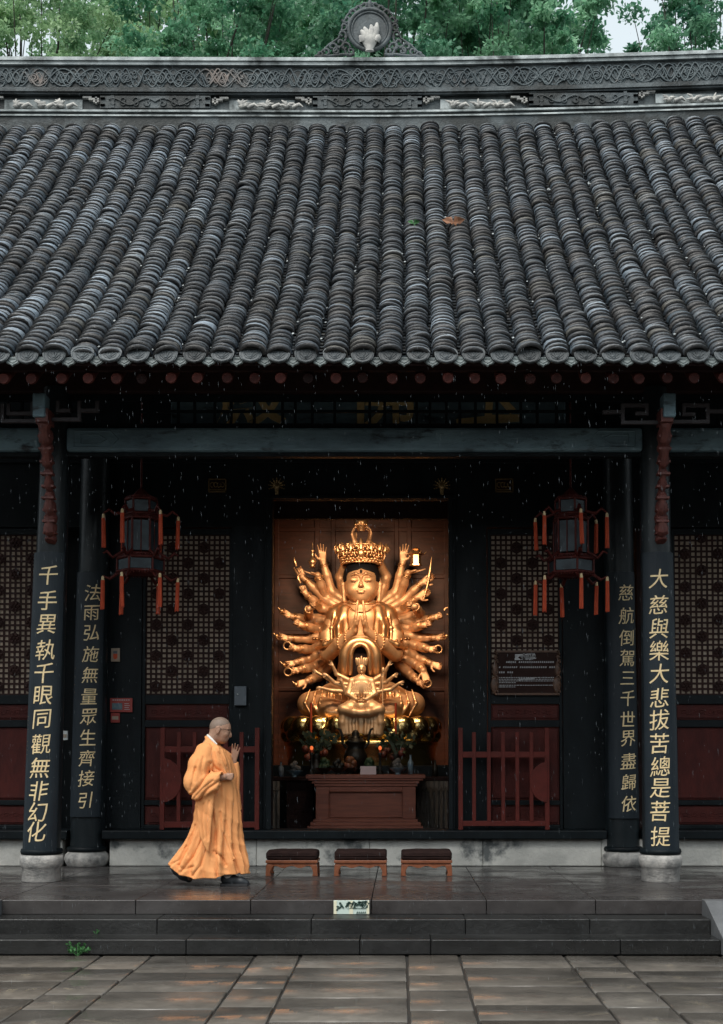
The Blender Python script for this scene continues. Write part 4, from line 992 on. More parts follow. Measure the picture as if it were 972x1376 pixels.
root = tag(empty('red_notice', (at(155, 971, Y)[0], Y, at(155, 971, Y)[1])), 'smaller red notice with a white patch, just below the wide red notice', 'notice')
_, xa, xb, za, zb = card('plate', (149, 958, 161, 971), Y, M.red_sign, root)
m = MB(); m.box(xa + .015, xb - .015, Y - .004, Y - .001, za + .035, za + .075); m.build('label_patch', M.paper, root)
root = tag(empty('switch_box', (at(87, 994, Y)[0], Y, at(87, 994, Y)[1])), 'small pale grey switch box between the two left columns', 'switch box')
_, xa, xb, za, zb = card('box', (84, 982, 91, 994.5), Y - .02, M.white, root, .05)
m = MB(); m.box(xa + .012, xb - .012, Y - .026, Y - .021, za + .03, za + .07); m.build('switch', M.paper, root)
root = tag(empty('wall_device', (at(323, 948, WY - .02)[0], WY - .02, at(323, 948, WY)[1])), 'dark grey box fixed to the black post above the monk', 'wall box')
_, xa, xb, za, zb = card('box', (315, 922, 331, 948), WY - .05, M.blue_glass, root, .06, .008)
m = MB(); m.ball(((xa + xb) / 2 - .03, WY - .055, za + .13), .010, 8, 6); m.build('light', M.white, root)
# caution sign on the top step riser
Ys = FR - .028; (xa, zb), (xb, za) = at(448.5, 1210.5, Ys), at(496.5, 1226, Ys)
za = -.122; zb = za + .145
zb = min(zb, -.002)
root = tag(empty('caution_sign', ((xa + xb) / 2, Ys, za)), 'small pale green caution sign with falling figure leaning on the step', 'sign')
m = MB(); m.box(xa, xb, Ys, Ys + .012, za, zb); m.build('panel', M.palegreen, root, bevel=.003); W_ = xb - xa; H_ = zb - za
m = MB()
for u0, u1 in ((0, .09), (.44, .55), (.92, 1)): m.box(xa + W_ * u0 + .001, xa + W_ * u1 - .001, Ys - .0035, Ys - .0005, za + .003, zb - .003)
m.build('tape', M.tape, root)
m = MB(); P = lambda u, v: (xa + W_ * u, Ys - .003, za + H_ * v)
m.tube([P(.19, .80), P(.192, .80)], .008, 8); m.ball(P(.185, .80), (.010, .003, .010), 10, 6)
for pts in ([(.20, .68), (.21, .55), (.17, .45)], [(.17, .47), (.12, .42), (.08, .28)], [(.17, .50), (.11, .58), (.08, .55)], [(.21, .66), (.25, .58), (.28, .44)], [(.20, .64), (.24, .72)]): m.tube([P(*p) for p in pts], .0075, 6, True, .3)
m.build('falling_figure', M.sign_ink, root)
text_obj('lettering', '小心台阶', .046, xa + W_ * .66, Ys - .0045, za + H_ * .70, M.sign_ink, root, .002, .010)
m = MB()
for k in range(5): u = .64 + .055 * k; m.prism([(xa + W_ * u, za + H_ * .06), (xa + W_ * (u + .03), za + H_ * .06), (xa + W_ * (u + .045), za + H_ * .20), (xa + W_ * (u + .015), za + H_ * .20)], Ys - .0055, Ys - .004)
m.box(xa + W_ * .40, xa + W_ * .90, Ys - .0055, Ys - .004, za + H_ * .42, za + H_ * .445); m.build('stripe', M.sign_ink, root)
# weeds and fallen leaves
def weed(px, py, Y, n, s, label):
    x, z = at(px, py, Y); z = GZ; root = None; m = MB()
    for k in range(n):
        a = rnd.uniform(0, 6.28); l = s * rnd.uniform(.5, 1); h = s * rnd.uniform(.3, .9); t = Vector((x + l * math.cos(a), Y + l * .5 * math.sin(a), z + h)); b = Vector((x + .01 * math.cos(a), Y, z))
        m.tube([b, (b + t) / 2 + Vector((0, 0, h * .2)), t], .002, 4)
        for q in range(3):
            d = Vector((rnd.uniform(-1, 1), rnd.uniform(-1, .2), rnd.uniform(-.3, .8))).normalized() * s * .28; sd = d.cross(Vector((0, 1, .3))).normalized() * s * .09; p = t * (1 - q * .2) + b * q * .2
            m.add([p, p + d * .5 + sd, p + d, p + d * .5 - sd], [(0, 1, 2, 3), (3, 2, 1, 0)][:1])
    o = m.build('weed', M.weed, None); return tag(o, label, 'plant')
weed(104, 1277, -2.46, 22, .11, 'small bright green weed growing at the foot of the bottom step')
weed(130, 1252, -2.09, 9, .05, 'tiny dull green weed in a joint of the stone steps') 
bpy.data.objects[-1 if False else 'weed.001'].location.z = .125
for px, py, lab, mt_, s in ((609, 305, 'dead curled brown leaf lying on the roof tiles', M.dry_leaf, .13), (556, 306, 'small pale green leaf lying on the roof tiles', M.weed, .07)):
    t = (487 - py) / (487 - 168.) ; best = min(np.linspace(0, 1, 600), key=lambda q: abs(at(px, py, roof(q)[0])[1] - (roof(q)[1] + .12))); y, z = roof(best); x = at(px, py, y)[0]; m = MB()
    for k in range(6):
        a = k * 1.05 + rnd.uniform(-.2, .2); c = Vector((x, y - .08, z + .14)); d = Vector((math.cos(a), .5 * math.sin(a), .45 * math.sin(a) + .25)) * s; sd = d.cross(Vector((0, 1, .2))).normalized() * s * .3
        m.add([c, c + d * .5 + sd + Vector((0, -.02, 0)), c + d, c + d * .5 - sd], [(0, 1, 2, 3)])
    m.tube([(x, y - .08, z + .13), (x + s * .6, y - .1, z + .04)], .006, 5); tag(m.build('fallen_leaf', mt_), lab, 'leaf')

# ================================================================ ALTAR
FZ = .25
YA = 3.1
root = tag(empty('altar_table', (at(492, 1110, YA)[0], YA, FZ)), 'brown carved altar table with a recessed front panel before the golden statue', 'altar table')
Xa = lambda p: at(p, 1080, YA)[0]
Za = lambda p: at(486, p, YA)[1]
zt = Za(1041)
m = MB()
for p0, p1, y0, a, b in ((411, 572, 0, 1041, 1046), (414, 569, .015, 1046.2, 1049), (419, 564, .035, 1049.2, 1053), (422, 561, .05, 1053.2, 1057)): m.box(Xa(p0), Xa(p1), YA + y0, YA + .75, Za(b), Za(a))
m.build('table_top', M.altar, root, bevel=.006)
m = MB(); x0, x1 = Xa(424), Xa(559); xi0, xi1 = Xa(442), Xa(541); zA, zB = Za(1101), Za(1057.5); i0, i1 = Za(1098), Za(1063)
m.box(x0, xi0, YA + .06, YA + .7, zA, zB); m.box(xi1, x1, YA + .06, YA + .7, zA, zB); m.box(xi0 + .001, xi1 - .001, YA + .06, YA + .7, i1, zB); m.box(xi0 + .001, xi1 - .001, YA + .06, YA + .7, zA, i0); m.build('carcass', M.altar, root, bevel=.006)
m = MB(); m.box(xi0 + .001, xi1 - .001, YA + .10, YA + .12, i0 + .001, i1 - .001); m.build('front_panel', M.altar, root)
m = MB(); a, b, c, d = (xi0, YA + .058, i0), (xi1, YA + .058, i0), (xi1, YA + .058, i1), (xi0, YA + .058, i1); m.tube([a, b, c, d, a], .012, 6, False); m.build('moulding', M.altar, root)
m = MB()
for p0, p1, y0, a, b in ((421, 562, .045, 1101.2, 1105), (417, 566, .025, 1105.2, 1110), (413, 569, .0, 1110.2, 1122)): m.box(Xa(p0), Xa(p1), YA + y0, YA + .72, max(Za(b), FZ), Za(a))
m.build('plinth', M.altar, root, bevel=.006)
# long table behind with a pleated cloth
YB = 3.87; XB_ = lambda p: at(p, 1080, YB)[0]; ztb = at(486, 1044, YB)[1]
root = tag(empty('offering_table', (XB_(486), YB, FZ)), 'long dark offering table draped in grey cloth, behind the brown altar', 'table')
m = MB(); m.box(XB_(352), XB_(622), YB, YB + .36, ztb - .05, ztb); m.build('table_top', M.maroon_dark, root, bevel=.006)
m = MB(); m.box(XB_(385), XB_(420), YB + .04, YB + .3, FZ, ztb - .051); m.build('table_front', M.maroon_dark, root)
for p0, p1 in ((560, 618), (352, 376)):
    nx = int((p1 - p0) * 3); vs = []; nzq = 10
    for j in range(nzq + 1):
        t = j / nzq; z = ztb - .055 - (ztb - .06 - FZ) * t
        for i in range(nx + 1): u = i / nx; x = XB_(p0) + (XB_(p1) - XB_(p0)) * u; vs.append((x, YB - .01 - .022 * (.25 + t) * math.sin(u * (p1 - p0) * .95 + .5 * math.sin(t * 3 + u * 9)) - .01 * t, z))
    b = len(vs); vs += [(x, y + .012, z) for x, y, z in vs]; n = nx + 1
    fs = [(j * n + i, (j + 1) * n + i, (j + 1) * n + i + 1, j * n + i + 1) for j in range(nzq) for i in range(nx)]; fs += [tuple(b + q for q in reversed(f)) for f in fs]
    m = MB(); m.add(vs, fs, True)
    for i in range(9): m.tube([(XB_(p0) + (XB_(p1) - XB_(p0)) * (i + .5 + .38 * math.cos(q)) / 9, YB - .04, ztb - .13 + .05 * math.sin(q)) for q in np.linspace(math.pi, 2 * math.pi, 8)], .008, 5)
    m.build('cloth_skirt', M.curtain, root)
# statue pedestal table
YP = 4.75
# things standing on the tables
def stand(name, label, cat, px, Y, z, parts, group=None):
    x = at(px, 1000, Y)[0]; root = tag(empty(name, (x, Y, z)), label, cat, group)
    for nm, mt_, fn in parts: m = MB(); fn(m, x, Y, z); m.build(nm, mt_, root)
    return root
YT = YA + .35
def sz(px): return px / F * (YT - CAMY)              # pixels -> metres at the altar
card_r = stand('name_card', 'pale pink folded card standing on the altar edge', 'card', 495, YA + .1, zt + .001, [('card', M.pinkcard, lambda m, x, y, z: m.prism([(x - .10, z), (x + .10, z), (x + .098, z + .105), (x - .098, z + .105)], y, y + .03))])
def burner(m, x, y, z):
    m.lathe([(.05, .10), (.11, .13), (.15, .20), (.155, .28), (.12, .36), (.10, .40), (.14, .44), (.145, .47), (.10, .475)], (x, y, z), 20)
    for k in range(3): a = k * 2.1 + .5; m.tube([(x + .10 * math.cos(a), y + .10 * math.sin(a), z + .16), (x + .13 * math.cos(a), y + .13 * math.sin(a), z + .08), (x + .10 * math.cos(a), y + .10 * math.sin(a), z)], [.035, .028, .02], 7)
def ears(m, x, y, z):
    for s in (-1, 1): m.tube([(x + s * .12, y, z + .38), (x + s * .17, y, z + .44), (x + s * .175, y, z + .54), (x + s * .20, y, z + .62), (x + s * .235, y, z + .64)], [.02, .018, .018, .016, .014], 7)
def lid(m, x, y, z):
    m.lathe([(.12, .476), (.09, .51), (.05, .54), (.055, .57), (.03, .61), (.008, .62)], (x, y, z), 14)
    for k in range(6): m.tube([(x + .07 * math.cos(k), y + .07 * math.sin(k), z + .5), (x + .1 * math.cos(k + .4), y + .09 * math.sin(k), z + .53)], .012, 5)
YQ = YB + .16
stand('incense_burner', 'dark bronze incense burner with tall upswept ears before the small golden statue', 'incense burner', 478, YQ, ztb + .001, [('bowl', M.bronze, burner), ('handle', M.bronze, ears), ('lid', M.bronze, lid)])
def vase(m, x, y, z): m.lathe([(.06, 0), (.085, .05), (.095, .13), (.06, .20), (.05, .24), (.075, .29), (.07, .30)], (x, y, z), 16)
def sprays(seed, leafs, tall):
    def f(m, x, y, z):
        r = random.Random(seed)
        for k in range(leafs):
            a = r.uniform(0, 6.28); l = r.uniform(.10, .30); h = r.uniform(.1, tall); t = Vector((x + l * math.cos(a), y + l * .5 * math.sin(a), z + .28 + h)); b = Vector((x, y, z + .25)); m.tube([b, (b * .4 + t * .6) + Vector((0, 0, .04)), t], .005, 4, False)
            for q in range(4):
                d = Vector((r.uniform(-1, 1), r.uniform(-.5, .5), r.uniform(-.2, 1))).normalized() * r.uniform(.06, .12); sd = d.cross(Vector((0, 1, 0))).normalized() * .024; p = t * (1 - .15 * q) + b * .15 * q; m.add([p, p + d * .5 + sd, p + d, p + d * .5 - sd], [(0, 1, 2, 3)])
    return f
def blooms(seed):
    def f(m, x, y, z):
        r = random.Random(seed)
        for k in range(7): m.ball((x + r.uniform(-.16, .16), y + r.uniform(-.1, .02), z + .22 + r.uniform(0, .16)), r.uniform(.03, .055), 8, 6)
    return f
stand('flower_vase', 'dark vase of leafy sprays and dim red flowers, left of the incense burner', 'flower vase', 425, YQ, ztb + .001, [('vase', M.bronze, vase), ('leaf', M.dark_leaf, sprays(3, 22, .30)), ('flower', M.fruit, blooms(4))])
def blade(m, x, y, z): m.prism([(x - .16, z + .62), (x - .06, z + .40), (x + .0, z + .26), (x + .03, z + .28), (x - .02, z + .42), (x - .10, z + .54)], y - .05, y - .04)
stand('flower_vase', 'dark vase of leafy sprays with one long blade leaf, right of the incense burner', 'flower vase', 532, YQ, ztb + .001, [('vase', M.bronze, vase), ('leaf', M.dark_leaf, sprays(9, 22, .34)), ('blade_leaf', M.dark_leaf, blade), ('flower', M.fruit, blooms(6))])
def stick(px_h):
    def f(m, x, y, z): m.lathe([(.05, 0), (.04, .03), (.014, .06), (.018, .12), (.012, .18), (.02, .24), (.03, .27), (.012, .28)], (x, y, z), 12)
    return f
M.flame = bpy.data.materials.new('candle_flame'); M.flame.use_nodes = True; pb = M.flame.node_tree.nodes['Principled BSDF']; pb.inputs['Base Color'].default_value = (.5, .1, .03, 1); pb.inputs['Emission Color'].default_value = (1, .2, .05, 1); pb.inputs['Emission Strength'].default_value = .45
for px, lab in ((419, 'slim dark candlestick with glowing red candle, left on the altar'), (511, 'slim dark candlestick with glowing red candle, beside the pink card')):
    stand('candlestick', lab, 'candlestick', px, YA + .3, zt + .001, [('holder', M.bronze, stick(0)), ('candle', M.tassel, lambda m, x, y, z: m.tube([(x, y, z + .28), (x, y, z + .31)], .014, 8)), ('flame', M.flame, lambda m, x, y, z: m.ball((x, y, z + .335), (.022, .022, .028), 10, 8))], 'candlesticks on the altar')
for px, lab in ((402, 'tall thin red candle standing far left behind the altar'), (548, 'tall thin red candle standing right behind the altar')):
    stand('tall_candle', lab, 'candle', px + 16 if px < 450 else px - 16, YQ + .1, ztb + .001, [('holder', M.bronze, lambda m, x, y, z: m.lathe([(.06, 0), (.05, .03), (.015, .06), (.02, .2), (.035, .24)], (x, y, z), 12)), ('candle', M.tassel, lambda m, x, y, z: m.tube([(x, y, z + .24), (x, y, z + .98)], .016, 8))], 'tall candles behind the altar')
def bowl(m, x, y, z): m.lathe([(.04, 0), (.03, .02), (.07, .04), (.11, .08), (.115, .085), (.07, .06)], (x, y, z), 16)
def pile(r0, n, r_):
    def f(m, x, y, z):
        r = random.Random(r0)
        for k in range(n): a = r.uniform(0, 6.28); l = r.uniform(0, .08) * (1 - k / n * .7); m.ball((x + l * math.cos(a), y + l * math.sin(a) * .8, z + .09 + .10 * k / n), r_, 8, 6)
    return f
for px, Yx, lab, mt_, bm, a in ((396, YA + .5, 'dim bowl of pale offerings at the far left end of the table', M.curtain, M.porcelain, (3, 14, .03)), (436, YA + .4, 'bowl heaped with green offerings near the left candlestick', M.greens, M.bronze, (5, 22, .035)), (455, YA + .25, 'dark round bowl left of the card', M.bronze, M.bronze, (6, 6, .04)),
                             (497, YA + .5, 'bowl heaped with green offerings just behind the pink card', M.greens, M.bronze, (8, 22, .035)), (535, YA + .25, 'blue and white stem bowl of offerings right of the pink card', M.curtain, M.porcelain, (9, 16, .028)), (470, YA + .55, 'heap of dull red fruit below the incense burner', M.fruit, M.bronze, (12, 26, .05))):
    stand('offering_bowl', lab, 'bowl', px, Yx, zt + .001 if px > 412 else ztb + .001, [('bowl', bm, bowl), ('offering', mt_, pile(*a))], 'offering bowls on the altar')
for px, lab, mt_, h in ((552, 'blue glass bottle near the right end of the altar', M.porcelain, .26), (378, 'small grey bottle at the far left end behind the altar', M.blue_glass, .2), (585, 'dark squat jar at the far right end behind the altar', M.bronze, .22)):
    z = zt if 412 < px < 570 else ztb
    stand('bottle', lab, 'bottle', px, YA + .4 if z == zt else YQ, z + .001, [('glass', mt_, lambda m, x, y, z, h=h: m.lathe([(.03, 0), (.038, .01), (.038, h * .6), (.014, h * .75), (.014, h * .95)], (x, y, z), 14)), ('cap', M.bronze, lambda m, x, y, z, h=h: m.lathe([(.016, h * .951), (.016, h)], (x, y, z), 10))])

# ================================================================ GOLDEN STATUE
S0 = 5.3                                              # depth of the statue's middle
def U(u, v, dy=0.0): X, Z = at(340 + u / 3.127, 680 + v / 3.127, S0); return np.array((X, S0 + dy, Z))
PX = (U(600, 500) - U(300, 500))[0] / 300             # metres per unit
def nrm(v): v = np.array(v, float); return v / max(np.linalg.norm(v), 1e-9)
def hand(S, W, d, n, L, pose, sgn, nails=False):
    """Five-fingered hand: W wrist, d finger direction, n palm normal, sgn picks the thumb's side."""
    d = nrm(d); n = nrm(np.array(n) - d * np.dot(n, d)); s = np.cross(d, n) * sgn; W = np.array(W, float)
    CUR = dict(open=(4, 6, 6), spread=(8, 10, 8), flat=(2, 4, 4), fist=(72, 92, 62), relax=(24, 34, 26), pinch=(20, 40, 30), pray=(0, 2, 2))[pose]
    fl = (.92, 1.03, .96, .76)
    for i in range(4):
        off = (.155 - .103 * i) * L; kn = W + d * (.49 - .012 * abs(i - 1) * i) * L + s * off
        S.cap(W + s * off * .45, kn, .095 * L, .070 * L, .05 * L)
        sp = R((6, 1.5, -3, -8)[i] * (1.6 if pose in ('open', 'spread') else .5)); f0 = d * math.cos(sp) + s * math.sin(sp); p = kn; ang = 0; r = .054 * L * (.9 if i == 3 else 1)
        c = CUR if not (pose == 'pinch' and i in (1, 2)) else (55, 70, 40)
        for seg, cu in zip((.215, .145, .11), c):
            ang += R(cu); q = p + (f0 * math.cos(ang) + n * math.sin(ang)) * seg * L * fl[i]; S.cap(p, q, r, r * .90, .012 * L); r *= .90; p = q
    b = W + d * .10 * L + s * .10 * L
    if pose == 'fist': t = [(.55, .42, .45), (.35, -.45, .62), (.25, -.75, .2)]
    elif pose == 'pinch': t = [(.6, .5, .55), (.75, -.05, .6), (.7, -.3, .4)]
    elif pose in ('flat', 'pray'): t = [(.6, .7, .25), (.9, .35, .15), (.95, .1, .1)]
    else: t = [(.5, .85, .22), (.82, .55, .12), (.93, .3, .08)]
    rr = [.085, .064, .056, .048]; p = b
    for k, (seg, v) in enumerate(zip((.20, .15, .12), t)):
        q = p + nrm(d * v[0] + s * v[1] + n * v[2]) * seg * L; S.cap(p, q, rr[k] * L, rr[k + 1] * L, .03 * L); p = q
statue = tag(empty('guanyin_statue', tuple(U(457, 985))), 'great gilded many armed seated statue with crown, palms pressed together', 'statue')
# body with praying arms and head, one sculpted figure
lo = U(180, 1010, -.75); hi = U(735, 240, .5); S = Sdf(np.minimum(lo, hi) - .05, np.maximum(lo, hi) + .05, .0135)
S.ell(U(457, 560, .05), (.36, .25, .48), .05); S.ell(U(457, 470, .03), (.36, .23, .24), .08)         # chest, belly
S.chain([U(390, 440, .05), U(457, 425, .04), U(524, 440, .05)], [.13, .15, .13], .08)
S.chain([U(457, 430, .02), U(457, 385, -.02)], [.15, .135], .05)
for sg in (-1, 1):
    x = lambda u: 457 + sg * u
    S.chain([U(x(110), 450, .05), U(x(140), 545, -.02), U(x(140), 622, -.12)], [.12, .115, .105], .05)
    S.chain([U(x(140), 625, -.12), U(x(85), 588, -.34), U(x(30), 545, -.50)], [.115, .095, .062], .03)
    hand(S, U(x(22), 538, -.52), (-sg * .08, -.10, 1), (-sg, 0, 0), .42, 'pray', 1 if sg > 0 else -1)
    S.chain([U(457, 790, .05), U(x(110), 810, -.10), U(x(215), 835, -.20)], [.22, .22, .14], .08)    # folded legs
    S.chain([U(x(215), 835, -.20), U(x(120), 862, -.42), U(457, 868, -.46)], [.17, .15, .12], .06)
S.ell(U(457, 700, .05), (.36, .30, .36), .10)
fig = S.build('figure', M.gold_soft, statue)
# head (finer grid)
hc = U(457, 330, -.04); S = Sdf(hc - np.array((.40, .42, .50)), hc + np.array((.40, .36, .42)), .0075)
S.ell(hc + (0, .02, .03), (.245, .265, .30), .02); S.ell(hc + (0, -.03, -.10), (.205, .22, .19), .08); S.ell(hc + (0, -.12, -.215), (.10, .10, .06), .07)
S.cap(hc + (0, .02, -.15), hc + (0, .06, -.42), .14, .15, .04)
for sg in (-1, 1):
    S.chain([hc + (sg * .015, -.262, .085), hc + (sg * .07, -.262, .118), hc + (sg * .15, -.215, .092)], [.010, .012, .008], .03)   # brow
    S.ell(hc + (sg * .095, -.232, .035), (.062, .030, .034), .015); S.chain([hc + (sg * .045, -.258, .022), hc + (sg * .095, -.268, .010), hc + (sg * .150, -.232, .024)], [.006, .009, .005], .008)  # heavy lids
    S.cap(hc + (sg * .05, -.277, .000), hc + (sg * .145, -.246, .010), .006, .006, .006, 'sub')
    S.ell(hc + (sg * .11, -.17, -.10), (.08, .07, .07), .08)                                       # cheeks
    S.chain([hc + (sg * .245, .02, .07), hc + (sg * .262, .02, .0), hc + (sg * .255, .01, -.12), hc + (sg * .245, 0, -.235)], [.034, .040, .030, .036], .015)
    S.ell(hc + (sg * .026, -.285, -.062), (.022, .022, .016), .012)
S.chain([hc + (0, -.262, .07), hc + (0, -.300, -.02), hc + (0, -.318, -.055)], [.018, .022, .026], .022)
S.ell(hc + (0, -.262, -.128), (.062, .024, .014), .008); S.ell(hc + (0, -.262, -.150), (.048, .024, .015), .008)
S.cap(hc + (-.055, -.285, -.137), hc + (.055, -.285, -.137), .005, .005, .004, 'sub')
head = S.build('head', M.gold_soft, statue)
S = Sdf(hc - np.array((.34, .34, -.02)), hc + np.array((.34, .36, .42)), .010)
S.ell(hc + (0, .035, .085), (.268, .275, .285), .01); 
def fh(x, y, z): return np.maximum((z - hc[2]) - (.155 + .03 * np.cos((x - hc[0]) * 18) + .0 * y), (y - hc[1]) + .02) + 0 * x
S.op(lambda x, y, z: np.where((np.abs(x - hc[0]) < .205 - .25 * np.clip((z - hc[2]) - .10, 0, 1)) & (y < hc[1] - .01), (z - hc[2] - (.175 - .9 * (x - hc[0]) ** 2 + .02 * np.exp(-((x - hc[0]) / .03) ** 2))), .05) + 0 * (x + y + z), hc - .35, hc + .35, .004, 'sub')
S.op(lambda x, y, z: (z - hc[2] - .02) + 0 * (x + y), hc - .4, hc + np.array((.4, .4, .03)), .004, 'sub')
S.build('hair', M.hair, statue)
m = MB(); m.ball(tuple(hc + (0, -.262, .145)), (.016, .008, .03), 8, 6); m.build('forehead_mark', M.hair, head)
m = MB()
for sg in (-1, 1): m.tube([tuple(hc + p) for p in ((sg * .018, -.287, .098), (sg * .07, -.282, .136), (sg * .15, -.228, .108))], [.004, .006, .003], 5); m.tube([tuple(hc + p) for p in ((sg * .048, -.272, .006), (sg * .095, -.284, -.001), (sg * .148, -.250, .012))], [.003, .006, .003], 5)
M.lines = mat('painted_brow', (.16, .07, .03), .5); m.build('painted_line', M.lines, head)
# crown: flared openwork band
m = MB(); cb = U(457, 243, .0); nk = 34
for k in range(nk):
    a = 2 * math.pi * k / nk
    for (z, r, w_) in ((0, .275, .03), (.05, .285, .03), (.10, .30, .026), (.15, .318, .028), (.20, .335, .024), (.25, .35, .026), (.29, .362, .02)):
        if z > .24 and k % 2: continue
        j = rnd.uniform(-.010, .010); x, y = cb[0] + (r + j) * math.cos(a + .09 * (int(z * 20) % 2)), cb[1] + (r + j) * math.sin(a + .09 * (int(z * 20) % 2))
        m.ball((x, y, cb[2] + z + j), (w_, w_ * .8, w_ * rnd.uniform(.7, 1.3)), 6, 4)
    x, y = math.cos(a), math.sin(a)
    m.tube([(cb[0] + (.30 + .04 * math.cos(q)) * x, cb[1] + (.30 + .04 * math.cos(q)) * y, cb[2] + .13 + .07 * math.sin(q) + .03 * (k % 3)) for q in np.linspace(k, k + 5, 9)], .011, 5)
for r, z in ((.272, -.012), (.28, .03), (.36, .285)): m.tube([(cb[0] + r * math.cos(q), cb[1] + r * math.sin(q), cb[2] + z) for q in np.linspace(0, 6.2832, 33)], .016, 6, False)
for k in range(9):
    a = -math.pi / 2 + (k - 4) * .42; x, y = cb[0] + .345 * math.cos(a), cb[1] + .345 * math.sin(a); h = .12 if k != 4 else .17
    m.tube([(x, y, cb[2] + .2), (x * 1 + .012 * math.cos(a), y, cb[2] + .2 + h * .6), (x + .03 * math.cos(a), y, cb[2] + .22 + h)], [.035, .04, .010], 7)
    for q in (-1, 1): m.tube([(x + q * .03, y, cb[2] + .22), (x + q * .055, y, cb[2] + .27), (x + q * .035, y, cb[2] + .31)], [.016, .014, .008], 5)
m.ball((cb[0], cb[1] - .33, cb[2] + .14), (.05, .035, .08), 10, 8)
m.v = [(x, y, cb[2] + (z - cb[2]) * .80) for x, y, z in m.v]
m.build('crown', M.gold, statue)
m = MB(); m.lathe([(.24, 0), (.25, .1), (.24, .18)], (cb[0], cb[1], cb[2] + .0), 24); m.build('crown_lining', M.gold_dim, statue)
# robe over the shoulders, with fold ridges
lo = U(255, 660, -.6); hi = U(660, 400, .5); S = Sdf(np.minimum(lo, hi) - .05, np.maximum(lo, hi) + .05, .012)
for sg in (-1, 1):
    x = lambda u: 457 + sg * u
    S.chain([U(x(72), 432, .06), U(x(108), 455, .05), U(x(138), 540, .0), U(x(135), 605, -.06)], [.12, .13, .125, .12], .06)
    S.chain([U(x(70), 440, -.10), U(x(82), 520, -.20), U(x(88), 590, -.24)], [.085, .095, .08], .05)
    for k in range(4):
        u0 = 62 + 17 * k
        S.chain([U(x(u0), 440 + 4 * k, -.13 + .018 * k), U(x(u0 + 12), 515, -.215 + .02 * k), U(x(u0 + 16 - 2 * k), 590 + 4 * k, -.245 + .018 * k)], [.012, .022, .016], .022)
    S.chain([U(x(185), 600, -.1), U(x(150), 590, -.27), U(x(105), 570, -.33)], [.035, .04, .03], .03)
    S.ell(U(x(62), 500, -.32), (.09, .10, .36), .03, None, 'sub')
S.build('robe', M.gold, statue)
m = MB()                                              # collar, necklace, bracelets and arm bands
m.tube([tuple(U(457 + 62 * math.sin(q), 402 + 14 * math.cos(q), -.06 - .10 * math.cos(q))) for q in np.linspace(-1.7, 1.7, 16)], .014, 6)
m.tube([tuple(U(457 + 48 * math.sin(q), 425 + 26 * math.cos(q), -.12 - .10 * math.cos(q))) for q in np.linspace(-1.6, 1.6, 16)], .010, 6)
for sg in (-1, 1):
    for k in range(16):
        q = 2 * math.pi * k / 16; m.ball(tuple(U(457 + sg * 78, 583, -.37) + .105 * np.array((sg * .55 * math.cos(q), -.5 * math.cos(q), math.sin(q)))), .024, 6, 4); m.ball(tuple(U(457 + sg * 50, 565, -.45) + .09 * np.array((sg * .55 * math.cos(q), -.5 * math.cos(q), math.sin(q)))), .018, 6, 4)
        m.ball(tuple(U(457 + sg * 146, 572, -.0) + .19 * np.array((math.cos(q), -abs(math.sin(q)), .25 * sg * math.cos(q)))), .026, 6, 4)
m.build('jewellery', M.gold, statue)
# skirt of robe over the knees and lobed throne, brightly polished
lo = U(170, 1010, -1.1); hi = U(750, 720, .5); S = Sdf(np.minimum(lo, hi) - .05, np.maximum(lo, hi) + .05, .015)
for sg in (-1, 1):
    x = lambda u: 457 + sg * u
    S.chain([U(457, 815, -.08), U(x(120), 815, -.16), U(x(200), 832, -.22)], [.22, .20, .15], .06)
    S.chain([U(x(208), 836, -.22), U(x(130), 872, -.44), U(x(60), 880, -.5)], [.15, .13, .11], .05)
    for k in range(7): S.chain([U(x(210 - 26 * k), 775 + 3 * k, -.36), U(x(228 - 30 * k), 835, -.46), U(x(200 - 30 * k), 885, -.50)], [.012, .022, .014], .03)
S.build('robe_skirt', M.gold, statue)
lo = U(80, 1030, -1.2); hi = U(780, 860, .6); S = Sdf(np.minimum(lo, hi) - .08, np.maximum(lo, hi) + .05, .016)
S.op(lambda x, y, z: (np.sqrt(((x - statue.location.x) / 1.02) ** 2 + ((y - S0 + .2) / .62) ** 2) - 1) * .6 + 0 * z, U(120, 985, -.85), U(760, 890, .5), .001)
S.op(lambda x, y, z: np.abs(z - U(457, 946)[2]) - .17 + 0 * (x + y), U(60, 1040, -1.2), U(800, 850, .7), .001, 'sub') if False else None
S.d = np.maximum(S.d, np.abs(S.ax[2][None, None, :] - U(457, 944)[2]) - .165).astype(np.float32)
for k in range(20):
    a = 2 * math.pi * k / 20; S.ell((statue.location.x + .99 * math.cos(a), S0 - .2 + .60 * math.sin(a), U(457, 930)[2]), (.15, .13, .15), .04)
    a += math.pi / 20; S.ell((statue.location.x + 1.0 * math.cos(a), S0 - .2 + .61 * math.sin(a), U(457, 965)[2]), (.14, .12, .12), .03)
S.build('lotus_throne', M.gold_bright, statue)
m = MB(); c = U(457, 1000, -.2); m.lathe([(1.02, -.42), (1.05, -.05), (1.08, -.02), (1.08, .03), (1.0, .05)], (c[0], c[1], c[2]), 40); m.v = [(x, c[1] + (y - c[1]) * .68, z) for x, y, z in m.v]; o = m.build('throne_base', M.gold_bright, statue)
m = MB(); c0 = U(457, 985, -.2)
m.box(c0[0] - 1.35, c0[0] + 1.35, S0 - 1.0, S0 + .9, FZ, c[2] - .30)
pd = m.build('pedestal', M.black, None, bevel=.01); tag(pd, 'dark wooden pedestal under the golden statue, mostly hidden behind the offerings', 'pedestal')
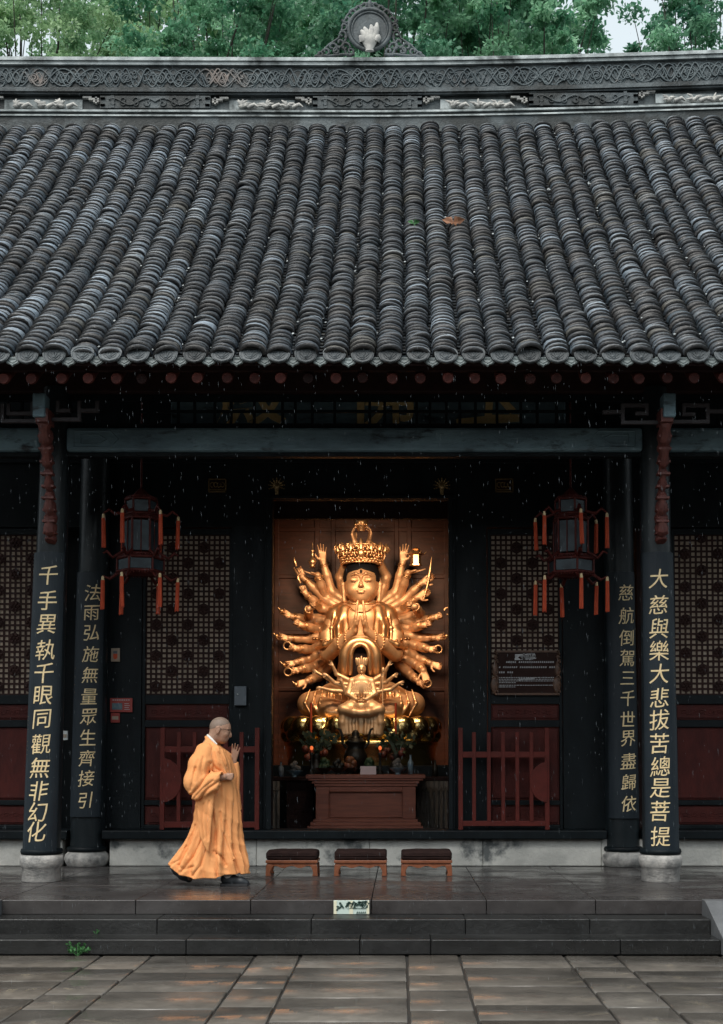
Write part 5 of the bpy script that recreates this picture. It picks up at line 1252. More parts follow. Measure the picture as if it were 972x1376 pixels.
# the fan of arms
ARM = [(400, 405, 325, 345, 292, 228, 288, 165, 'open', .20), (400, 420, 300, 372, 272, 288, 228, 262, 'flat', .05), (385, 440, 290, 372, 212, 298, 180, 248, 'pinch', .18), (380, 450, 285, 420, 222, 368, 200, 325, 'fist', .06),
       (335, 480, 228, 462, 238, 436, 275, 420, 'fist', -.12), (330, 478, 230, 472, 160, 460, 120, 440, 'pinch', .15), (320, 502, 270, 512, 208, 502, 178, 488, 'fist', -.02), (310, 540, 220, 552, 150, 552, 98, 545, 'pinch', .16),
       (300, 575, 250, 598, 190, 600, 148, 590, 'fist', .0), (300, 602, 230, 637, 178, 655, 130, 668, 'pinch', .12), (310, 632, 250, 672, 200, 687, 152, 700, 'fist', -.04), (320, 665, 270, 712, 228, 735, 182, 752, 'relax', .05),
       (530, 405, 602, 350, 630, 228, 637, 165, 'open', .20), (535, 420, 615, 372, 652, 278, 712, 255, 'flat', .05), (545, 440, 640, 382, 710, 317, 762, 285, 'relax', .18), (550, 450, 640, 422, 690, 382, 745, 355, 'relax', .08),
       (600, 480, 705, 446, 682, 426, 640, 425, 'fist', -.12), (600, 476, 700, 482, 760, 464, 808, 452, 'fist', .15), (610, 502, 660, 508, 715, 502, 748, 494, 'fist', -.02), (620, 532, 700, 547, 765, 550, 815, 545, 'pinch', .16),
       (640, 570, 690, 582, 735, 600, 778, 605, 'pinch', .0), (645, 610, 690, 632, 745, 657, 797, 678, 'relax', .12), (640, 640, 692, 662, 716, 692, 733, 748, 'relax', -.04), (620, 660, 660, 702, 690, 730, 728, 760, 'pinch', .08),
       (395, 385, 362, 285, 428, 152, 414, 95, 'relax', .22), (530, 385, 560, 285, 487, 152, 498, 95, 'relax', .22)]
for i, (su, sv, eu, ev, wu, wv, hu, hv, pose, dy) in enumerate(ARM):
    up = i >= 24; left = wu < 457
    A, E, W_, Hd = U(su, sv, .22), U(eu, ev, .26 if not up else .30), U(wu, wv, dy - .02), U(hu, hv, dy - .08 if pose != 'flat' else dy - .06)
    if up: W_[1] = S0 + .02; Hd[1] = S0 - .02
    L = max(.21, min(.27, np.linalg.norm(Hd - W_) * 1.15)); L = .27 if pose == 'open' else L
    P_ = np.array([A, E, W_, Hd]); S = Sdf(P_.min(0) - .26, P_.max(0) + .26, .0095)
    k = 1.0
    S.chain([A, A * .4 + E * .6, E], [.092, .080, .070], .03); S.chain([E, E * .45 + W_ * .55, W_], [.070, .062, .044], .03)
    d = Hd - W_; n = (0, -1, .1) if pose not in ('flat',) else (0, -.25, 1)
    if pose == 'flat': d = np.array((d[0], d[1], d[2] * .35))
    if up: n = (1 if left else -1, -.3, 0)
    hand(S, W_ + nrm(d) * .01, d, n, L * (1.0 if pose in ('open', 'flat') else 1.12), pose, (1 if left else -1) * (-1 if pose == 'flat' else -1) if not up else 1)
    a = S.build('arm', M.gold_soft, statue)
    m = MB(); f = nrm(W_ - E); q0 = np.cross(f, (0, 1, 0)); q0 = nrm(q0); q1 = np.cross(f, q0)
    for rr, pp in ((.052, W_ - f * .03), (.056, W_ - f * .055)):
        m.tube([tuple(pp + rr * (q0 * math.cos(q) + q1 * math.sin(q))) for q in np.linspace(0, 6.2832, 15)], .011, 5, False)
    m.build('bracelet', M.gold, a)
    m = MB(); g = Hd                                  # attributes held in the hands
    if i == 1:
        g = Hd * .5 + W_ * .5 + (0, 0, .06); m.lathe([(.05, 0), (.02, .02), (.045, .05), (.055, .09), (.035, .13), (.014, .15), (.02, .18), (.012, .22), (.03, .24), (.008, .26), (.010, .33), (.002, .36)], tuple(g), 12); nm = 'stupa'
    elif i == 13:
        g = Hd * .55 + W_ * .45 + (0, 0, .05); x, y, z = g; m.lathe([(.09, 0), (.09, .02), (.075, .025), (.075, .15), (.085, .16)], tuple(g), 6, False); m.lathe([(.13, .162), (.09, .19), (.05, .23), (.06, .24), (.01, .27)], tuple(g), 6, False)
        for k in range(6): q = k * 1.047; m.tube([(x + .12 * math.cos(q), y + .12 * math.sin(q), z + .17), (x + .15 * math.cos(q), y + .15 * math.sin(q), z + .20)], [.012, .006], 5)
        nm = 'pavilion'
    elif i == 14:
        m.tube([tuple(U(718, 392, -.02)), tuple(U(735, 330, -.04)), tuple(U(740, 300, -.04))], .016, 7); m.tube([tuple(U(740, 300, -.04)), tuple(U(746, 262, -.05)), tuple(U(751, 215, -.05))], [.026, .022, .003], 6); m.ball(tuple(U(739, 305, -.04)), (.05, .02, .02)); nm = 'sword'
    elif i in (2, 3): m.tube([tuple(g), tuple(g + (-.02 if i == 2 else -.03, -.02, .06)), tuple(g + (-.03, -.02, .13))], [.022, .026, .004], 7); nm = 'jewel'
    elif i in (4, 16): m.tube([tuple(g + (-.03 if i == 16 else .03, -.10, -.05)), tuple(g + (0, -.02, .0)), tuple(g + (.03, .06, .05))], [.05, .035, .03], 10); nm = 'conch'
    elif i == 17: m.tube([tuple(g + (.03 + .04 * math.cos(q), -.03, .04 + .05 * math.sin(q))) for q in np.linspace(-1.8, 3, 12)], .016, 6); nm = 'hook'
    elif i in (8, 20, 22, 10): m.tube([tuple(g + (.055 * math.cos(q), -.04, .055 * math.sin(q))) for q in np.linspace(0, 6.28, 15)], .013, 6, False); nm = 'ring'
    elif i in (5, 7, 9, 19, 23, 11): m.ball(tuple(g + (0, -.04, 0)), .034, 8, 6); m.tube([tuple(g + (0, -.04, 0)), tuple(g + (-.05 if left else .05, -.05, .05))], [.012, .006], 5); nm = 'pearl'
    else: continue
    m.build(nm, M.gold, a)
m = MB(); m.lathe([(.05, 0), (.055, .02), (.075, .05), (.095, .10), (.10, .15), (.09, .155)], tuple(U(455, 106, .0)), 20)
for k in range(12): a = k * .5236; m.ball(tuple(U(455, 106, 0) + (.088 * math.cos(a), .088 * math.sin(a), .09)), (.02, .02, .03), 6, 4)
m.build('alms_bowl', M.gold, statue)

# smaller statue seated in front
Q0 = 4.55
def Us(u, v, dy=0.0): X, Z = at(340 + u / 3.127, 680 + v / 3.127, Q0); return np.array((X, Q0 + dy, Z))
small = tag(empty('seated_figure', tuple(Us(457, 960))), 'smaller pale gold seated figure in front of the great statue', 'statue')
lo = Us(290, 975, -.4); hi = Us(640, 630, .3); S = Sdf(np.minimum(lo, hi) - .02, np.maximum(lo, hi) + .02, .0075)
S.ell(Us(457, 760, 0), (.13, .09, .17), .03); S.chain([Us(415, 735, .01), Us(457, 728, 0), Us(500, 735, .01)], [.05, .06, .05], .03); S.cap(Us(457, 728, 0), Us(457, 700, 0), .04, .038, .02)
S.ell(Us(457, 684, -.02), (.060, .066, .080), .01); S.ell(Us(457, 690, -.085), (.012, .016, .024), .01); S.ell(Us(457, 656, 0), (.055, .055, .05), .01); [S.chain([Us(457 + q * 5, 678, -.083), Us(457 + q * 14, 680, -.062)], [.008, .006], .006) for q in (-1, 1)]; [S.ell(Us(457 + q * 12, 684, -.075), (.016, .010, .010), .004, None, 'sub') for q in (-1, 1)]; S.ell(Us(457, 700, -.078), (.020, .010, .006), .004)
for sg in (-1, 1):
    x = lambda u: 457 + sg * u
    S.chain([Us(457, 845, -.02), Us(x(45), 850, -.1), Us(x(75), 858, -.14)], [.10, .10, .08], .04); S.chain([Us(x(75), 858, -.15), Us(x(30), 870, -.22), Us(457, 872, -.22)], [.075, .06, .05], .03)
    S.chain([Us(x(42), 740, 0), Us(x(55), 790, -.05), Us(x(20), 815, -.14)], [.045, .042, .03], .02); hand(S, Us(x(18), 815, -.14), (-sg * .8, -.2, .25), (0, 0, 1), .10, 'relax', 1)
    S.chain([Us(x(70), 860, -.16), Us(x(80), 910, -.15), Us(x(76), 958, -.15)], [.05, .06, .05], .02)
    for k in range(5): S.chain([Us(x(15 + 14 * k), 868, -.21 + .012 * k), Us(x(20 + 14 * k), 910, -.20 + .01 * k), Us(x(17 + 14 * k), 958, -.21 + .01 * k)], [.018, .022, .026], .012)
    for k in range(4): S.chain([Us(x(10 + 8 * k), 742, -.07), Us(x(12 + 10 * k), 790, -.09), Us(x(8 + 12 * k), 830, -.10)], [.010, .014, .010], .012)
S.op(lambda x, y, z: np.maximum(np.abs(x - Us(457, 0)[0]) - .24, np.maximum(np.abs(y - Q0 + .02) - .17, np.abs(z - Us(457, 912)[2]) - .15)) , Us(360, 965, -.25), Us(555, 860, .2), .02)
M.gold_pale = mat('pale_gold', (.78, .50, .28), .42, (.70, .44, .24), 8, metal=.55, bump=.08, bscale=40)
f0 = S.build('figure', M.gold_pale, small)
m = MB()
for k in range(7): a = -math.pi / 2 + (k - 3) * .5; c = Us(457, 662, 0); m.tube([(c[0] + .052 * math.cos(a), c[1] + .052 * math.sin(a), c[2] - .02), (c[0] + .07 * math.cos(a), c[1] + .07 * math.sin(a), c[2] + .05), (c[0] + .075 * math.cos(a), c[1] + .07 * math.sin(a), c[2] + (.10 if k == 3 else .08))], [.022, .022, .005], 6)
m.build('crown', M.gold_pale, small)
for (su, sv, eu, ev, wu, wv, hu, hv) in ((420, 740, 350, 705, 335, 670, 322, 645), (415, 750, 345, 745, 312, 712, 285, 702), (415, 770, 390, 790, 372, 735, 365, 705), (410, 780, 330, 775, 290, 765, 262, 762), (495, 740, 550, 705, 570, 670, 582, 645), (500, 750, 560, 740, 590, 715, 615, 700), (500, 770, 535, 770, 545, 720, 540, 690), (500, 785, 580, 770, 615, 745, 640, 735), (420, 775, 350, 745, 270, 700, 245, 682)):
    A, E, W_, Hd = Us(su, sv, .04), Us(eu, ev, .04), Us(wu, wv, -.02), Us(hu, hv, -.04); P_ = np.array([A, E, W_, Hd]); S = Sdf(P_.min(0) - .1, P_.max(0) + .1, .0068)
    S.chain([A, E], [.036, .030], .01); S.chain([E, W_], [.030, .019], .01); hand(S, W_, Hd - W_, (0, -1, 0), .105, 'relax', -1 if wu < 457 else 1); S.build('arm', M.gold_pale, small)
m = MB(); m.tube([tuple(Us(548, 700, -.06)), tuple(Us(545, 800, -.1)), tuple(Us(552, 905, -.14))], .010, 6); m.ball(tuple(Us(548, 690, -.06)), (.022, .02, .04), 8, 6); m.build('staff', M.gold_pale, small)
# arched halo behind it: polished niche rim
m = MB(); pts = []
pts = [tuple(U(457 - 66, 735, -.5))] + [tuple(U(457 - 64 * math.cos(q), 652 - 66 * math.sin(q), -.62)) for q in np.linspace(0, math.pi, 22)] + [tuple(U(457 + 66, 735, -.5))]
m.tube(pts, .080, 12); m.tube([tuple(U(457 - 40, 720, -.6))] + [tuple(U(457 - 38 * math.cos(q), 650 - 52 * math.sin(q), -.68)) for q in np.linspace(0, math.pi, 18)] + [tuple(U(457 + 40, 720, -.6))], .035, 10)
m.build('halo_arch', M.gold, statue)
m = MB(); m.prism([(p[0], p[2]) for p in [U(457 - 48 * math.cos(q), 652 - 54 * math.sin(q)) for q in np.linspace(0, math.pi, 16)] + [U(503, 735), U(411, 735)]], S0 - .60, S0 - .56); m.build('halo_niche', M.maroon_dark, statue)
m = MB(); m.ball(tuple(U(457, 575, -.62)), (.13, .06, .05), 12, 8); m.build('halo_finial', M.gold_soft, statue)

# ================================================================ SPOTLIGHTS inside the hall that light the statue
for x, zt_, e, lab in ((-.46, 4.36, 75, 'small dark spotlight hidden above the middle of the doorway'), (-1.25, 4.35, 108, 'small dark spotlight hidden above the doorway, left of the statue'), (.35, 4.35, 108, 'small dark spotlight hidden above the doorway, right of the statue')):
    yl = WY + .95; root = tag(empty('spotlight', (x, yl, zt_ + .35)), lab, 'spotlight', 'spotlights inside the doorway')
    tgt = Vector(tuple(U(457, 480 if e > 100 else 930, -.2))); d = (tgt - Vector((x, yl, zt_))).normalized(); c = Vector((x, yl, zt_))
    m = MB(); m.tube([c - d * .18, c - d * .02], [.05, .06], 14); m.build('housing', M.dark_metal, root); m = MB(); m.tube([c - d * .12, (x, yl, zt_ + .35)], .012, 6); m.build('bracket', M.dark_metal, root)
    l = bpy.data.lights.new('spot', 'SPOT'); l.energy = e; l.color = (1, .74, .49); l.spot_size = R(80); l.spot_blend = .7; l.shadow_soft_size = .22
    lo_ = link(bpy.data.objects.new('spot_lamp', l)); lo_.location = c; lo_.rotation_euler = d.to_track_quat('-Z', 'Y').to_euler(); adopt(lo_, root)
# ================================================================ THE MONK (walks to the right, left hand raised in greeting)
MY = -.40; MX = at(294.2, 1188, MY)[0]
monk = tag(empty('person', (MX, MY, 0)), 'shaven person in an orange robe walking right along the porch, one palm raised', 'person')
O = np.array((MX, MY, 0))
def K(u, v, y=0.0): return O + np.array(((u - 480) / 698, y, (1265 - v) / 698))
# body: one continuous figure (head, neck, trunk, arms with hands, legs)
lo = O + np.array((-.58, -.34, -.01)); hi = O + np.array((.40, .34, 1.68)); S = Sdf(lo, hi, .0062)
hc = K(484, 208, .0)
tilt = Matrix.Rotation(R(14), 4, 'Y')
def hl(x, y, z): p = tilt @ Vector((x, y, z)); return hc + np.array((p.x, p.y, p.z))          # head space: +x is the face
S.ell(hl(-.004, 0, .018), (.104, .080, .100), .01, tilt); S.ell(hl(.030, 0, -.045), (.072, .066, .085), .03, tilt); S.ell(hl(.050, 0, -.098), (.034, .036, .026), .03, tilt)
S.chain([hl(-.035, 0, -.06), hl(-.065, 0, -.17), hl(-.095, 0, -.28)], [.060, .060, .075], .03)
S.chain([hl(.088, 0, .010), hl(.108, 0, -.022), hl(.113, 0, -.040)], [.010, .012, .014], .012); S.ell(hl(.100, .014, -.044), (.012, .010, .008), .006); S.ell(hl(.100, -.014, -.044), (.012, .010, .008), .006)
S.ell(hl(.090, 0, -.071), (.014, .024, .006), .006); S.ell(hl(.088, 0, -.082), (.014, .021, .006), .006); S.ell(hl(.080, 0, -.058), (.024, .026, .014), .012)
for sg in (-1, 1):
    S.ell(hl(.080, sg * .034, .012), (.016, .016, .010), .008, None, 'sub'); S.ell(hl(.076, sg * .034, .010), (.014, .013, .011), .004)
    S.cap(hl(.090, sg * .018, .026), hl(.078, sg * .052, .026), .008, .006, .012); S.ell(hl(.068, sg * .042, -.030), (.026, .022, .024), .02)
    e = lambda a, b: hl(-.006 + a, sg * (.080 + .006), -.012 + b)
    S.chain([e(.008, -.02), e(.012, .012), e(-.002, .034), e(-.020, .024), e(-.016, -.004), e(-.004, -.030)], [.007, .007, .008, .008, .007, .009], .006); S.ell(e(-.004, 0), (.016, .008, .028), .004)
S.ell(K(420, 600, 0), (.12, .13, .32), .05); S.chain([K(415, 400, -.11), K(415, 380, 0), K(420, 400, .11)], [.06, .08, .06], .05)
S.ell(K(440, 770, 0), (.12, .13, .14), .06)
S.chain([K(400, 400, -.13), K(385, 560, -.20), K(530, 530, -.20)], [.05, .045, .034], .02)                # right arm, near
hand(S, K(530, 530, -.20), (1, .12, .02), (.15, .98, -.1), .165, 'fist', 1)
S.chain([K(420, 370, .15), K(470, 540, .20), K(572, 430, .07)], [.07, .055, .030], .02)                   # left arm, far: palm raised
hand(S, K(573, 418, .06), (.15, -.10, 1), (.22, -.98, -.1), .175, 'spread', -1)
S.chain([K(450, 800, -.08), K(490, 980, -.08), K(548, 1195, -.07)], [.08, .06, .045], .04); S.chain([K(548, 1200, -.07), K(560, 1240, -.07), K(650, 1245, -.08)], [.042, .04, .035], .02)
S.chain([K(440, 800, .08), K(360, 980, .08), K(185, 1125, .08)], [.08, .06, .042], .04); S.chain([K(175, 1130, .08), K(210, 1175, .08), K(270, 1228, .08)], [.042, .04, .032], .02)
S.build('body', M.skin, monk)
# shaven-hair shadow is the grey stubble itself
M.stub = mat('stubble', (.20, .145, .11), .6, (.24, .17, .13), 60)
S = Sdf(hc - .16, hc + .16, .006); S.ell(hl(-.006, 0, .020), (.1045, .0808, .1008), .001, tilt)
ax_ = np.array(tilt @ Vector((1, 0, 0))); uz = np.array(tilt @ Vector((0, 0, 1)))
S.op(lambda x, y, z: -(((x - hc[0]) * uz[0] + (z - hc[2]) * uz[2]) - (.035 + .5 * np.maximum((x - hc[0]) * ax_[0] + (z - hc[2]) * ax_[2] - .0, -.11))) * .8 * -1 * -1 + 0 * y, hc - .16, hc + .16, .002, 'add') if False else None
S.op(lambda x, y, z: ((x - hc[0]) * uz[0] + (z - hc[2]) * uz[2]) - np.clip(.025 + .62 * ((x - hc[0]) * ax_[0] + (z - hc[2]) * ax_[2]), -.055, .2) + 0 * y, hc - .16, hc + .16, .003, 'sub')
S.build('hair', M.stub, monk)
m = MB()
for sg in (-1, 1):
    m.tube([tuple(hl(.100 + .006 * math.cos(q), sg * .034 + sg * .023 * math.cos(q), .008 + .018 * math.sin(q))) for q in np.linspace(0, 6.2832, 17)], .0022, 5, False); m.tube([tuple(hl(.100, sg * .058, .012)), tuple(hl(.05, sg * .083, .012)), tuple(hl(-.012, sg * .088, .008))], .0022, 5)
m.tube([tuple(hl(.108, -.012, .012)), tuple(hl(.110, 0, .014)), tuple(hl(.108, .012, .012))], .002, 5); m.build('glasses', M.dark_metal, monk)
m = MB()
for sg in (-1, 1): m.tube([tuple(hl(.087, sg * .022, .034)), tuple(hl(.080, sg * .050, .036))], [.004, .003], 5)
m.build('eyebrow', M.hair, monk)
# robe: trunk and skirt from measured cross-sections, with folds fanning towards the rear hem
tab = np.array([(1.46, .030, -.105, .085), (1.42, .045, -.135, .115), (1.37, .075, -.175, .165), (1.30, .095, -.215, .205), (1.18, .135, -.235, .215), (1.05, .165, -.235, .205), (.92, .185, -.225, .20), (.80, .198, -.222, .195), (.67, .212, -.238, .195), (.55, .216, -.270, .20), (.45, .222, -.315, .205), (.35, .242, -.375, .215), (.25, .268, -.445, .225), (.18, .286, -.485, .23), (.08, .305, -.50, .235), (-.02, .32, -.51, .235)])[::-1]
lo = O + np.array((-.60, -.40, -.02)); hi = O + np.array((.42, .40, 1.50)); S = Sdf(lo, hi, .0062)
def robe_f(x, y, z):
    zl = z; xf = np.interp(zl, tab[:, 0], tab[:, 1]); xb = np.interp(zl, tab[:, 0], tab[:, 2]); b = np.interp(zl, tab[:, 0], tab[:, 3])
    c = (xf + xb) / 2; a = (xf - xb) / 2; u = (x - O[0] - c) / a; v = (y - O[1]) / b; rho = np.sqrt(u * u + v * v); th = np.arctan2(v, u)
    down = np.clip((1.0 - zl) / .9, 0, 1)
    w1 = np.sin(th * 9 + 2.2 * np.sin(zl * 3.1) + 1.3); w2 = np.sin(th * 17 - 2.5 * zl + 2 * np.sin(th * 2)); w3 = np.sin(th * 5 + 5 * zl)
    fold = (.018 * np.abs(w1) - .010 + .008 * w2) * (.15 + down ** 1.2) + .008 * w3 * (1 - down)
    fold = fold + .006 * np.sin(22 * zl + 6 * th + 3 * np.sin(th * 3)) * np.clip(1 - np.abs(zl - 1.15) / .3, 0, 1)
    rid = lambda p: 1 - 2 * np.abs(np.sin(p)) ** .8
    fold = fold + .0022 * rid(9 * zl - 4 * th + 2.5 * np.sin(3 * th + 4 * zl)) + .0015 * rid(17 * zl + 7 * th + 3 * np.sin(2 * th - 5 * zl)) + .0012 * rid(13 * th + 3 * zl)
    return ((rho - 1) * np.minimum(a, b) - fold * 1.4) * .75
S.op(robe_f, O + np.array((-.55, -.30, -.0)), O + np.array((.36, .30, 1.46)), .001)
# open hem: the lower edge rises towards the heel, hollow beneath
hem = lambda x: np.interp(x - O[0], [-.52, -.46, -.37, -.2, 0, .08, .2, .34], [.225, .185, .118, .078, .085, .112, .118, .105])
S.op(lambda x, y, z: (z - hem(x)) * .95 + 0 * y, lo, hi, .004, 'sub')
S.op(lambda x, y, z: np.maximum(robe_f(x, y, z) + .04, z - .30), O + np.array((-.55, -.3, 0)), O + np.array((.36, .3, .5)), .01, 'sub')
# the neckline falls from the nape to the chest
S.op(lambda x, y, z: (1.452 - .72 * (x - O[0] + .136) - z) * .8 * -1 * -1 + 0 * y if False else -(z - (1.452 - .72 * (x - O[0] + .136))) * .8 + 0 * y, O + np.array((-.2, -.25, 1.2)), O + np.array((.2, .25, 1.5)), .006, 'sub')
def crease(S, pts, w_, dep, near=True):
    """Press (dep > 0) or raise (dep < 0) a soft fold along a line in the picture plane, on the near side only."""
    Q_ = np.array([K(u, v) for u, v in pts]); mn = Q_.min(0) - .08; mx = Q_.max(0) + .08; mn[1] = O[1] - .5; mx[1] = O[1] - .01
    sl, x, y, z = S.sub(mn, mx); dm = None
    for i in range(len(Q_) - 1):
        a_, b_ = Q_[i], Q_[i + 1]; e = (b_ - a_)[[0, 2]]; t = np.clip(((x - a_[0]) * e[0] + (z - a_[2]) * e[1]) / (e @ e), 0, 1)
        d_ = np.sqrt((x - a_[0] - t * e[0]) ** 2 + (z - a_[2] - t * e[1]) ** 2); dm = d_ if dm is None else np.minimum(dm, d_)
    dep = dep * .55; w_ = w_ * 1.25; g_ = dep * 1.5 * np.exp(-dm / (w_ * .75)) - .45 * dep * np.exp(-((dm - 1.7 * w_) / (1.2 * w_)) ** 2)
    S.d[sl] = S.d[sl] + (g_ * np.clip((O[1] - .02 - y) * 20, 0, 1)).astype(np.float32)
for pts, w_, dp in (([(455, 760), (475, 900), (480, 1040), (492, 1190)], .012, .020), ([(505, 770), (520, 900), (560, 1010), (630, 1180)], .010, .014), ([(330, 860), (300, 980), (230, 1120)], .012, .014), ([(480, 350), (530, 430), (560, 520)], .010, .010),
                    ([(390, 930), (330, 1060), (250, 1165)], .012, .016), ([(420, 1000), (380, 1120), (330, 1190)], .012, .014), ([(270, 1000), (230, 1090), (170, 1120)], .010, .012), ([(300, 930), (270, 1010), (290, 1060)], .012, .012), ([(540, 830), (560, 950), (600, 1060)], .010, .010), ([(430, 420), (470, 470), (500, 490)], .010, .010), ([(210, 1120), (270, 1150), (330, 1130)], .012, .010), ([(470, 1030), (510, 1060), (545, 1120)], .012, .016)):
    crease(S, pts, w_, dp)
# lapel roll round the neck and down the chest
S.chain([K(385, 262, .02), K(400, 268, -.075), K(455, 330, -.135), K(505, 420, -.175), K(545, 520, -.165)], [.014, .016, .016, .015, .010], .012)
S.chain([K(385, 262, .02), K(405, 262, .085), K(470, 320, .07), K(520, 400, -.06), K(540, 470, -.13)], [.014, .016, .016, .014, .010], .012)
S.build('robe', M.robe, monk, 0)
# near sleeve: wide bell with a long pointed drape
S = Sdf(O + np.array((-.34, -.46, .25)), O + np.array((.16, .02, 1.42)), .0068)
S.chain([K(395, 360, -.14), K(372, 450, -.20), K(345, 560, -.235), K(385, 610, -.24)], [.088, .105, .105, .085], .05)
S.chain([K(360, 590, -.24), K(440, 560, -.245), K(505, 535, -.235)], [.095, .070, .048], .04)
def slab(poly, y0, y1, rnd_=.012, k=.02, wave=0):
    """A hanging sheet: polygon in the picture plane with thickness."""
    P_ = np.array([K(u, v)[[0, 2]] for u, v in poly]); n = len(P_)
    def f(x, y, z):
        d = None; s = None; xx = x + 0 * z; zz = z + 0 * x
        dmin = 1e9; ins = np.zeros(np.broadcast(xx, zz).shape, bool)
        for i in range(n):
            a, b = P_[i], P_[(i + 1) % n]; e = b - a; t = np.clip(((xx - a[0]) * e[0] + (zz - a[1]) * e[1]) / (e @ e), 0, 1)
            dmin = np.minimum(dmin, np.hypot(xx - a[0] - t * e[0], zz - a[1] - t * e[1]))
            c = ((a[1] <= zz) & (b[1] > zz)) | ((b[1] <= zz) & (a[1] > zz)); xi = a[0] + (zz - a[1]) / (b[1] - a[1] if abs(b[1] - a[1]) > 1e-9 else 1e-9) * e[0]; ins ^= c & (xx < xi)
        q = np.where(ins, -dmin, dmin); ym = O[1] + (y0 + y1) / 2 + wave * np.sin(xx * 46 + zz * 9); qy = np.abs(y - ym) - (abs(y1 - y0) / 2 - rnd_); q = q + rnd_
        return np.sqrt(np.maximum(q, 0) ** 2 + np.maximum(qy, 0) ** 2) + np.minimum(np.maximum(q, qy), 0) - rnd_
    mn = P_.min(0); mx = P_.max(0); S.op(f, (mn[0], O[1] + min(y0, y1) - .03, mn[1]), (mx[0], O[1] + max(y0, y1) + .03, mx[1]), k)
slab([(312, 600), (400, 545), (519, 498), (514, 560), (498, 616), (420, 650), (372, 690), (330, 672)], -.325, -.20, .03, .04)
slab([(356, 700), (400, 650), (470, 618), (468, 700), (455, 840), (447, 960), (438, 1042), (420, 1015), (378, 925), (366, 820)], -.275, -.235, .014, .03, .009)
for pts, w_, dp in (([(440, 440), (428, 520), (385, 590), (322, 655)], .014, .024), ([(505, 560), (440, 605), (372, 690)], .013, .020), ([(350, 470), (335, 560), (322, 620)], .012, .014), ([(470, 555), (410, 600), (345, 668)], .010, .014), ([(440, 690), (425, 800), (430, 950)], .009, .010), ([(400, 710), (395, 820), (410, 940)], .009, .008), ([(400, 400), (390, 470), (400, 520)], .012, .012), ([(365, 420), (345, 500), (350, 560)], .010, .010)):
    crease(S, pts, w_, dp)
rid = lambda p: 1 - 2 * np.abs(np.sin(p)) ** .8
sl, x, y, z = S.sub(O + np.array((-.34, -.46, .25)), O + np.array((.16, .02, 1.42)))
S.d[sl] += (.0025 * rid(15 * (x - O[0]) + 11 * z + 1.5 * np.sin(9 * z)) + .0016 * rid(26 * (x - O[0]) - 7 * z + 1.2 * np.sin(14 * z + 5 * x)) + 0 * y).astype(np.float32)
S.ell(K(517, 545, -.255), (.03, .055, .062), .008, None, 'sub')
S.build('sleeve', M.robe, monk, 0)
# far sleeve, seen in front of the chest
S = Sdf(O + np.array((-.10, -.12, .45)), O + np.array((.26, .34, 1.36)), .0075)
S.chain([K(430, 370, .15), K(490, 520, .20), K(555, 480, .10)], [.09, .09, .055], .04)
slab([(510, 470), (560, 425), (600, 428), (612, 520), (608, 620), (625, 760), (560, 790), (520, 640)], .05, .15, .02, .04, .006)
S.ell(K(578, 425, .08), (.035, .05, .02), .006, None, 'sub')
S.build('sleeve', M.robe, monk)
m = MB(); m.tube([tuple(K(398, 248, .02)), tuple(K(405, 250, -.07)), tuple(K(440, 280, -.105)), tuple(K(472, 312, -.11))], [.012, .013, .013, .009], 7); m.build('white_collar', M.white_cloth, monk)
m = MB(); m.tube([tuple(K(545, 1180, -.07)), tuple(K(552, 1212, -.07))], [.052, .054], 14); m.build('sock', M.white_cloth, monk)
# shoes
S = Sdf(O + np.array((-.02, -.16, -.01)), O + np.array((.36, .03, .16)), .006)
S.chain([K(535, 1222, -.07), K(575, 1228, -.07), K(640, 1240, -.075), K(672, 1248, -.08)], [.052, .050, .042, .032], .03); S.ell(K(548, 1190, -.07), (.042, .042, .05), .012, None, 'sub')
S.op(lambda x, y, z: z - .006 + 0 * (x + y), O + np.array((-.1, -.3, -.2)), O + np.array((.5, .2, .0)), .003, 'sub'); sh = S.build('shoe', M.shoe, monk)
m = MB(); ol = [(.035, .045), (.12, .05), (.22, .052), (.29, .042), (.315, .0), (.29, -.042), (.22, -.052), (.12, -.045), (.035, -.042), (.022, 0)]
vs = [(O[0] + x, O[1] - .075 + y, z) for z in (.001, .022) for x, y in ol]; n = len(ol); m.add(vs, [tuple(range(n - 1, -1, -1)) if False else tuple(range(n))[::-1], tuple(range(n, 2 * n))] + [(i, (i + 1) % n, n + (i + 1) % n, n + i) for i in range(n)]); m.build('sole', M.sole, sh)
S = Sdf(O + np.array((-.56, .0, -.01)), O + np.array((-.20, .17, .27)), .006)
S.chain([K(165, 1135, .08), K(190, 1170, .08), K(225, 1205, .08), K(268, 1234, .08)], [.045, .048, .042, .030], .03); S.build('shoe', M.shoe, monk)

